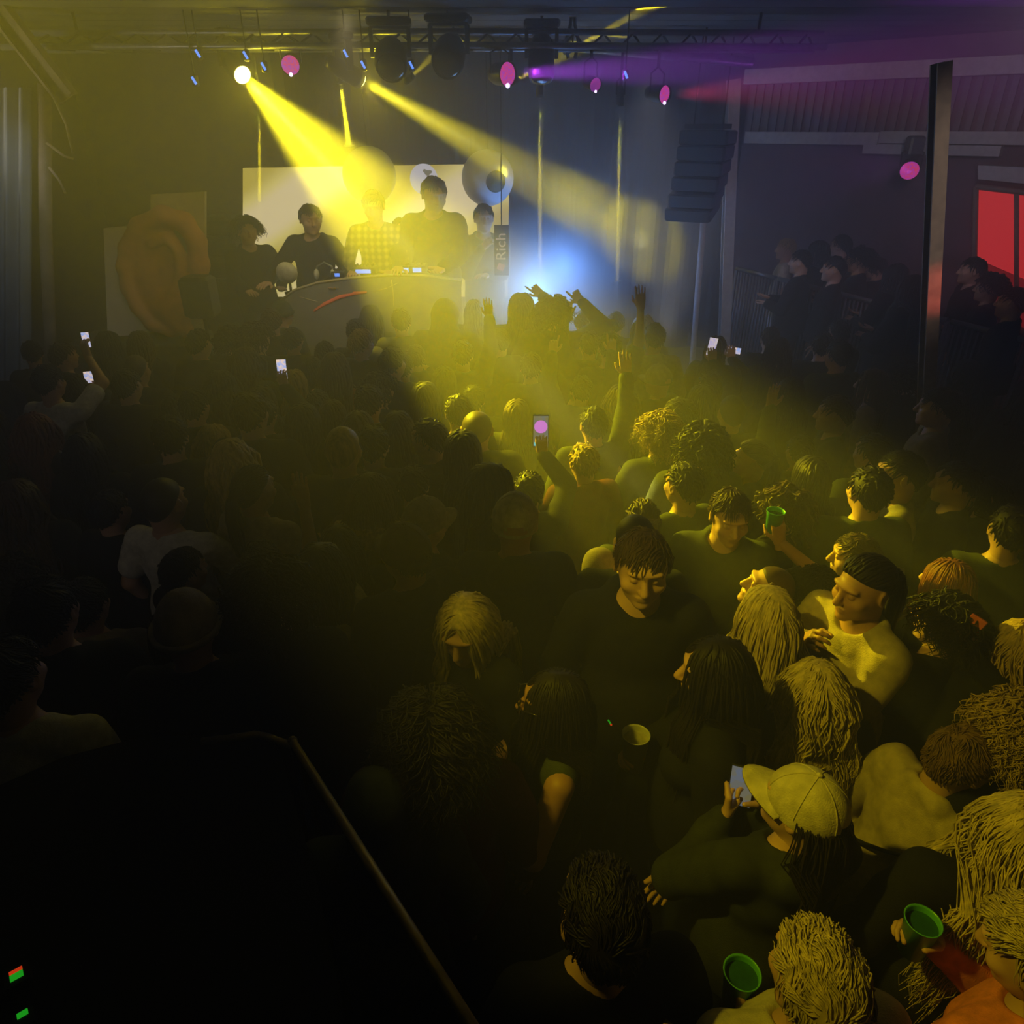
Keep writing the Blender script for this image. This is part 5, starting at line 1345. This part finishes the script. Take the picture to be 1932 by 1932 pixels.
# --- on the side platform
for i, (x, y, h, l) in enumerate(((1484, 452, 'sl', 'pale-shirted onlooker on the platform nearest the white post'), (1512, 474, 'sk', 'second onlooker from the white post on the platform'), (1545, 456, 'ok', 'onlooker with round hair on the platform, left of the tall one'), (1588, 445, 'sk', 'tall onlooker with a lit face on the platform'), (1575, 486, 'sk', 'short onlooker leaning on the barrier below the tall one'), (1622, 470, 'ck', 'curly-haired onlooker right of the tall one on the platform'), (1655, 488, 'sk', 'onlooker halfway between the tall one and the brown post'), (1690, 500, 'ok', 'onlooker just left of the brown post on the platform'), (1836, 488, 'sk', 'onlooker in front of the red window, left of its point'), (1868, 520, 'ck', 'curly onlooker below the red window'), (1912, 545, 'sk', 'onlooker at the right edge below the red window'), (1722, 520, 'lk', 'long-haired onlooker partly hidden by the brown post'))):
    p_(x, y, 70 - 12 * (i % 4), h, 'tw' if i == 0 else ('jg' if i == 3 else 'jk'), 'C' if i % 2 else 'd', l, z0=.45, H=(1.86 if i == 3 else 1.70 + .03 * (i % 3)))
# --- the performers on the stage
p_(582, 386, 165, 'sb', 'jn', 'W', 'performer in a dark jacket at the left of the booth, looking left', Y=8.5, H=2.12, head=(40, 6, 0), fem=False, fine=True, width=1.08)
a = p_(704, 358, 180, 'sb', 'sg', 'K', 'performer in a plaid shirt behind the middle of the booth', Y=8.5, H=2.22, head=(0, 15, 0), fem=False, fine=True)
p_(815, 333, 170, 'sb', 'jn', 'K', 'tallest performer in a dark sweater, bent over the right half of the booth', Y=8.55, H=2.45, head=(30, 14, 0), fem=False, fine=True, width=1.05)
p_(462, 412, -150, 'ck', 'jk', 'K', 'curly-haired helper at the left end of the booth', Y=8.75, H=2.02, fine=True)
p_(754, 412, 180, 'sk', 'jk', 'd', 'dark head behind the plaid and the tallest performers', Y=9.1, H=1.9)
rich = p_(912, 386, 190, 'sk', 'jk', 'c', 'performer in a black sweater behind the lettered banner, hand near the chin', Y=8.85, H=2.15, fine=True, fem=False)
# Rich: sweater side lettering, put on a separate hung panel and self-glowing
fc = bpy.data.curves.new('lettering', 'FONT'); fc.body = 'Rich'; fc.size = .33; fc.extrude = .004; fc.align_x = 'LEFT'
t_ = bpy.data.objects.new('lettering_tmp', fc); COL.objects.link(t_)
dg = bpy.context.evaluated_depsgraph_get(); me = bpy.data.meshes.new_from_object(t_.evaluated_get(dg)); bpy.data.objects.remove(t_)
ban = empty('hanging_banner', at_y(946, 432, 8.28)); tag(ban, 'narrow black hanging banner lettered Rich, at the right edge of the video wall', 'banner')
B0, B1 = at_y(932, 425, 8.28), at_y(960, 520, 8.28)
MB().box(((B0.x + B1.x) / 2 - ban.location.x, .02, (B0.z + B1.z) / 2 - ban.location.z), (B1.x - B0.x, .012, B0.z - B1.z)).build('cloth', M['cloth_black'], ban)
le = link('lettering', me, glow('pale_lettering', (.75, .55, .42), .5), ban)
Lw = max(v.co.x for v in me.vertices); k = (at_y(948, 441, 8.28).z - at_y(948, 492, 8.28).z) / Lw
le.scale = (k, k * .95, 1); le.location = at_y(954, 492, 8.28) - ban.location + Vector((0, .008, 0)); le.rotation_euler = (PI / 2, -PI / 2, 0)
MB().box(at_y(945, 504, 8.28) - ban.location + Vector((0, .008, 0)), (.075, .006, .07), Matrix.Rotation(.4, 3, 'Y')).build('red_mark', glow('red_mark', (.75, .22, .18), .4), ban)
MB().tube([Vector(((B0.x + B1.x) / 2, 8.30, B0.z)) - ban.location, Vector(((B0.x + B1.x) / 2, 8.30, CEIL)) - ban.location], .006, 6).build('cord', M['black_metal'], ban)

# --- glasses, straps and small things
def on_head(rec, name, mb, m, label=None): 
    o = mb.build(name, m, rec['o']); o.matrix_parent_inverse = Matrix.Identity(4); o.matrix_local = head_of(rec); return o
def head_of(rec):
    o = rec['o']; W = Matrix.Translation(o.location) @ o.rotation_euler.to_matrix().to_4x4() @ Matrix.Diagonal((*o.scale, 1)); return W.inverted() @ rec['hm']
def by(label): return next(r for r in PEOPLE if r['o'].get('label', '').startswith(label))
g = MB()
for s in (-1, 1):
    g.tube([(s * .034 + .026 * math.cos(a), .117 + .004 * math.cos(a * 2), .010 + .022 * math.sin(a)) for a in [i * 2 * PI / 14 for i in range(15)]], .0028, 6, caps=False)
    g.tube([(s * .060, .112, .014), (s * .082, .04, .012), (s * .084, -.01, .0)], .0025, 6)
g.tube([(-.008, .12, .012), (.008, .12, .012)], .0025, 6)
on_head(by('woman in glasses'), 'glasses', g, M['glasses'])
r = by('woman with very long dark'); f = Field((-.3, -.3, 1.2), (.3, .3, 1.7), .012)
for i in range(24):
    a0, a1 = i * PI / 12, (i + 1) * PI / 12
    f.rc((.135 * math.cos(a0), -.02 + .125 * math.sin(a0), 1.455 - .035 * math.sin(a0) * -1 + .012 * math.sin(i * 2.1)), (.135 * math.cos(a1), -.02 + .125 * math.sin(a1), 1.455 + .035 * math.sin(a1) + .012 * math.sin((i + 1) * 2.1)), .042, .042, .03)
f.rc((-.10, -.15, 1.43), (0.03, -.185, 1.36), .045, .03, .03); f.rc((.11, -.15, 1.43), (.02, -.185, 1.34), .045, .03, .03)
f.wrinkle(.006, 3, 1.6); link('scarf', np_mesh('scarf', *f.mesh()), M['cloth_beige'], r['o'])
r = by('person in a tan jacket with a dark strap')
st = MB(); pts = []
for i in range(20):
    a = i / 19 * 2 * PI; pts.append((.218 * math.cos(a), .172 * math.sin(a), 1.24 + .17 * math.cos(a)))
st.tube(pts, .014, 6, flat=.5); st.build('strap', M['cloth_black'], r['o'])
r = by('tall person in a ribbed')
r = by('woman with long brown hair and a fur'); f = Field((-.3, -.3, 1.2), (.3, .3, 1.7), .013)
for i in range(24):
    a0 = i * PI / 12; f.ell((.145 * math.cos(a0), -.02 + .13 * math.sin(a0), 1.45 - .03 * math.sin(a0)), (.055, .055, .045 + .01 * (i % 2)), k=.03)
f.wrinkle(.009, 1, 2.5); link('fur_collar', np_mesh('fur_collar', *f.mesh()), M['hair_blond'], r['o'])
r = by('performer in a plaid'); 
mp = bpy.data.materials.new('plaid_cloth'); mp.use_nodes = True; nt = mp.node_tree; N = nt.nodes; Lk = nt.links; b = N['Principled BSDF']; b.inputs['Roughness'].default_value = .85
tc = N.new('ShaderNodeTexCoord'); mixs = []
for ax in ('X', 'Z'):
    wv = N.new('ShaderNodeTexWave'); wv.bands_direction = ax; wv.inputs['Scale'].default_value = 5.5; Lk.new(tc.outputs['Object'], wv.inputs[0]); mixs.append(wv)
ad = N.new('ShaderNodeMath'); ad.operation = 'ADD'; Lk.new(mixs[0].outputs['Fac'], ad.inputs[0]); Lk.new(mixs[1].outputs['Fac'], ad.inputs[1])
cr = N.new('ShaderNodeValToRGB'); cr.color_ramp.elements[0].position = .35; cr.color_ramp.elements[1].position = .9; cr.color_ramp.elements[0].color = (.02, .02, .015, 1); cr.color_ramp.elements[1].color = (.34, .28, .14, 1)
hf = N.new('ShaderNodeMath'); hf.operation = 'MULTIPLY'; hf.inputs[1].default_value = .5; Lk.new(ad.outputs[0], hf.inputs[0]); Lk.new(hf.outputs[0], cr.inputs[0]); Lk.new(cr.outputs[0], b.inputs['Base Color'])
for c in r['o'].children:
    if c.name.startswith('shirt'): c.material_slots[0].material = mp
# small tray before the ringlets
q = at_z(1712, 1252, 1.22); root = empty('serving_tray', q); tag(root, 'small pale tray with a candle-like stub beside the ringlets', 'tray')
MB().lathe([(0, 0), (.075, 0), (.085, .012), (.083, .014), (.073, .004), (0, .004)], n=24).build('tray', M['paper'], root)
MB().lathe([(.016, .004), (.016, .05), (0, .052)], n=14).build('stub', M['paper'], root)
for (x, y, z, l) in ((1150, 1363, 1.25, 'tiny green and red glow stick, left of the tall clear cup'), (1267, 1360, 1.25, 'tiny green and red glow stick, right of the tall clear cup')):
    q = at_z(x, y, z); root = empty('glow_stick', q); tag(root, l, 'glow stick')
    MB().tube([(-.006, 0, .012), (.004, 0, -.006)], .0035, 8).build('green_end', M['led_green'], root); MB().tube([(.004, 0, -.0065), (.008, 0, -.014)], .004, 8).build('red_end', M['led_red'], root)

# --- handrail and the dark stair wall in front
A, Bq = at_z(552, 1398, 1.72), at_z(905, 1960, 2.05)
hr = MB().tube([A + (A - Bq).normalized() * .0, Bq + (Bq - A).normalized() * .4], .0115, 14).build('handrail', M['brass']); tag(hr, 'thin brass handrail slanting down across the dark lower left', 'handrail')
MB().tube([A, A - Vector((0, 0, .04)), Vector((A.x - .005, A.y, .0))], .010, 10).build('post', M['black_metal'], hr)
MB().sphere(A, .015, n=14).build('end_cap', M['brass'], hr)
par = [at_z(x, y, 1.6) for x, y in ((-260, 1540), (-20, 1490), (120, 1428), (260, 1392), (400, 1384), (505, 1387), (530, 1420), (605, 1690), (650, 1990), (-200, 2300))]
pm = MB(); pm.slab([par[i] for i in range(len(par))], (0, 0, 1), 1.58)
o = pm.build('wall_stair', mat('black_stair_wall', (.008, .008, .008), rough=.9, var=.2, spec=.1)); o['kind'] = 'structure'
a, b = at_z(455, 1390, 1.618), at_z(503, 1390, 1.618)
o = MB().tube([a - Vector((.12, .02, 0)), a, (a + b) / 2 + Vector((0, .006, .004)), b, b + Vector((.09, -.03, -.01))], .012, 10).build('railing_top', M['brass']); tag(o, 'short shiny stretch of rail on the dark stair wall', 'rail')
for (x, y, cols, l, s) in ((35, 1846, ('led_red', 'led_green'), 'small red and green indicator box in the dark bottom left corner', 1.0), (48, 1928, ('led_green',), 'sliver of green light at the bottom left edge', .8)):
    q = at_z(x, y, 1.62); root = empty('indicator_box', q); tag(root, l, 'indicator light')
    R = Matrix.Rotation(rad(38), 3, 'Z')
    MB().box((0, 0, 0), (.05 * s, .05 * s, .03), R).build('case', M['plastic_black'], root)
    for i, cn in enumerate(cols): MB().box(R @ Vector((0, .010 - (.014 if i else 0), .016)), (.026 * s, .008 if len(cols) == 2 and i == 0 else .016 * s, .004), R).build('lens', M[cn], root)

MANUAL = len(PEOPLE)
# --- the rest of the packed floor: heads that only show as dim shapes
rng = random.Random(11)
ZONES = dict(left=('dim dark-clothed dancer in the barely lit left half of the floor, back to the camera', 'barely lit dancers in the left half'),
             mid=('dancer in the packed middle of the floor, half lost in the yellow haze', 'dancers lost in the yellow haze'),
             right=('dancer in the dim amber right half of the floor, partly hidden by others', 'dim amber dancers in the right half'),
             back=('dancer in the tight rows right behind the front row, dark head only', 'dark heads behind the front row'))
def on_floor(x, y):
    if x < -4.75 or y > 6.9 or y < 1.05: return False
    fx = FA.x + (FB.x - FA.x) * (y - FA.y) / (FB.y - FA.y)
    if x > fx - .32: return False
    px, py, z = project((x, y, 1.72))
    if not (-60 < px < 1990 and 590 < py < 1560): return False
    if px < 650 and py > 1330: return False
    return True
n = 0
for k in range(9000):
    x, y = rng.uniform(-4.8, 4.6), rng.uniform(1.1, 6.9)
    if not on_floor(x, y): continue
    dmin = min(math.hypot(x - r['loc'].x, y - r['loc'].y) for r in PEOPLE)
    if dmin < .50: continue
    H = rng.uniform(1.60, 1.74)
    px, py, z = project((x, y, H))
    # do not stand in front of the people placed from the photo
    zone = 'back' if py < 690 else ('left' if px < 760 else ('mid' if px < 1300 else 'right'))
    lab, grp = ZONES[zone]
    hair = rng.choice(['sk', 'ok', 'lk', 'sk', 'ck', 'sb', 'ob'])
    rec = p_(px, py, rng.uniform(-35, 35), hair, rng.choice(['jk', 'jk', 'jd', 'hk', 'jn', 'jG', 'jo']), rng.choice('dddddC'), lab, H=H, fine=False, group=grp)
    n += 1
    if n > 130: break
print('filler', n, 'people', len(PEOPLE))
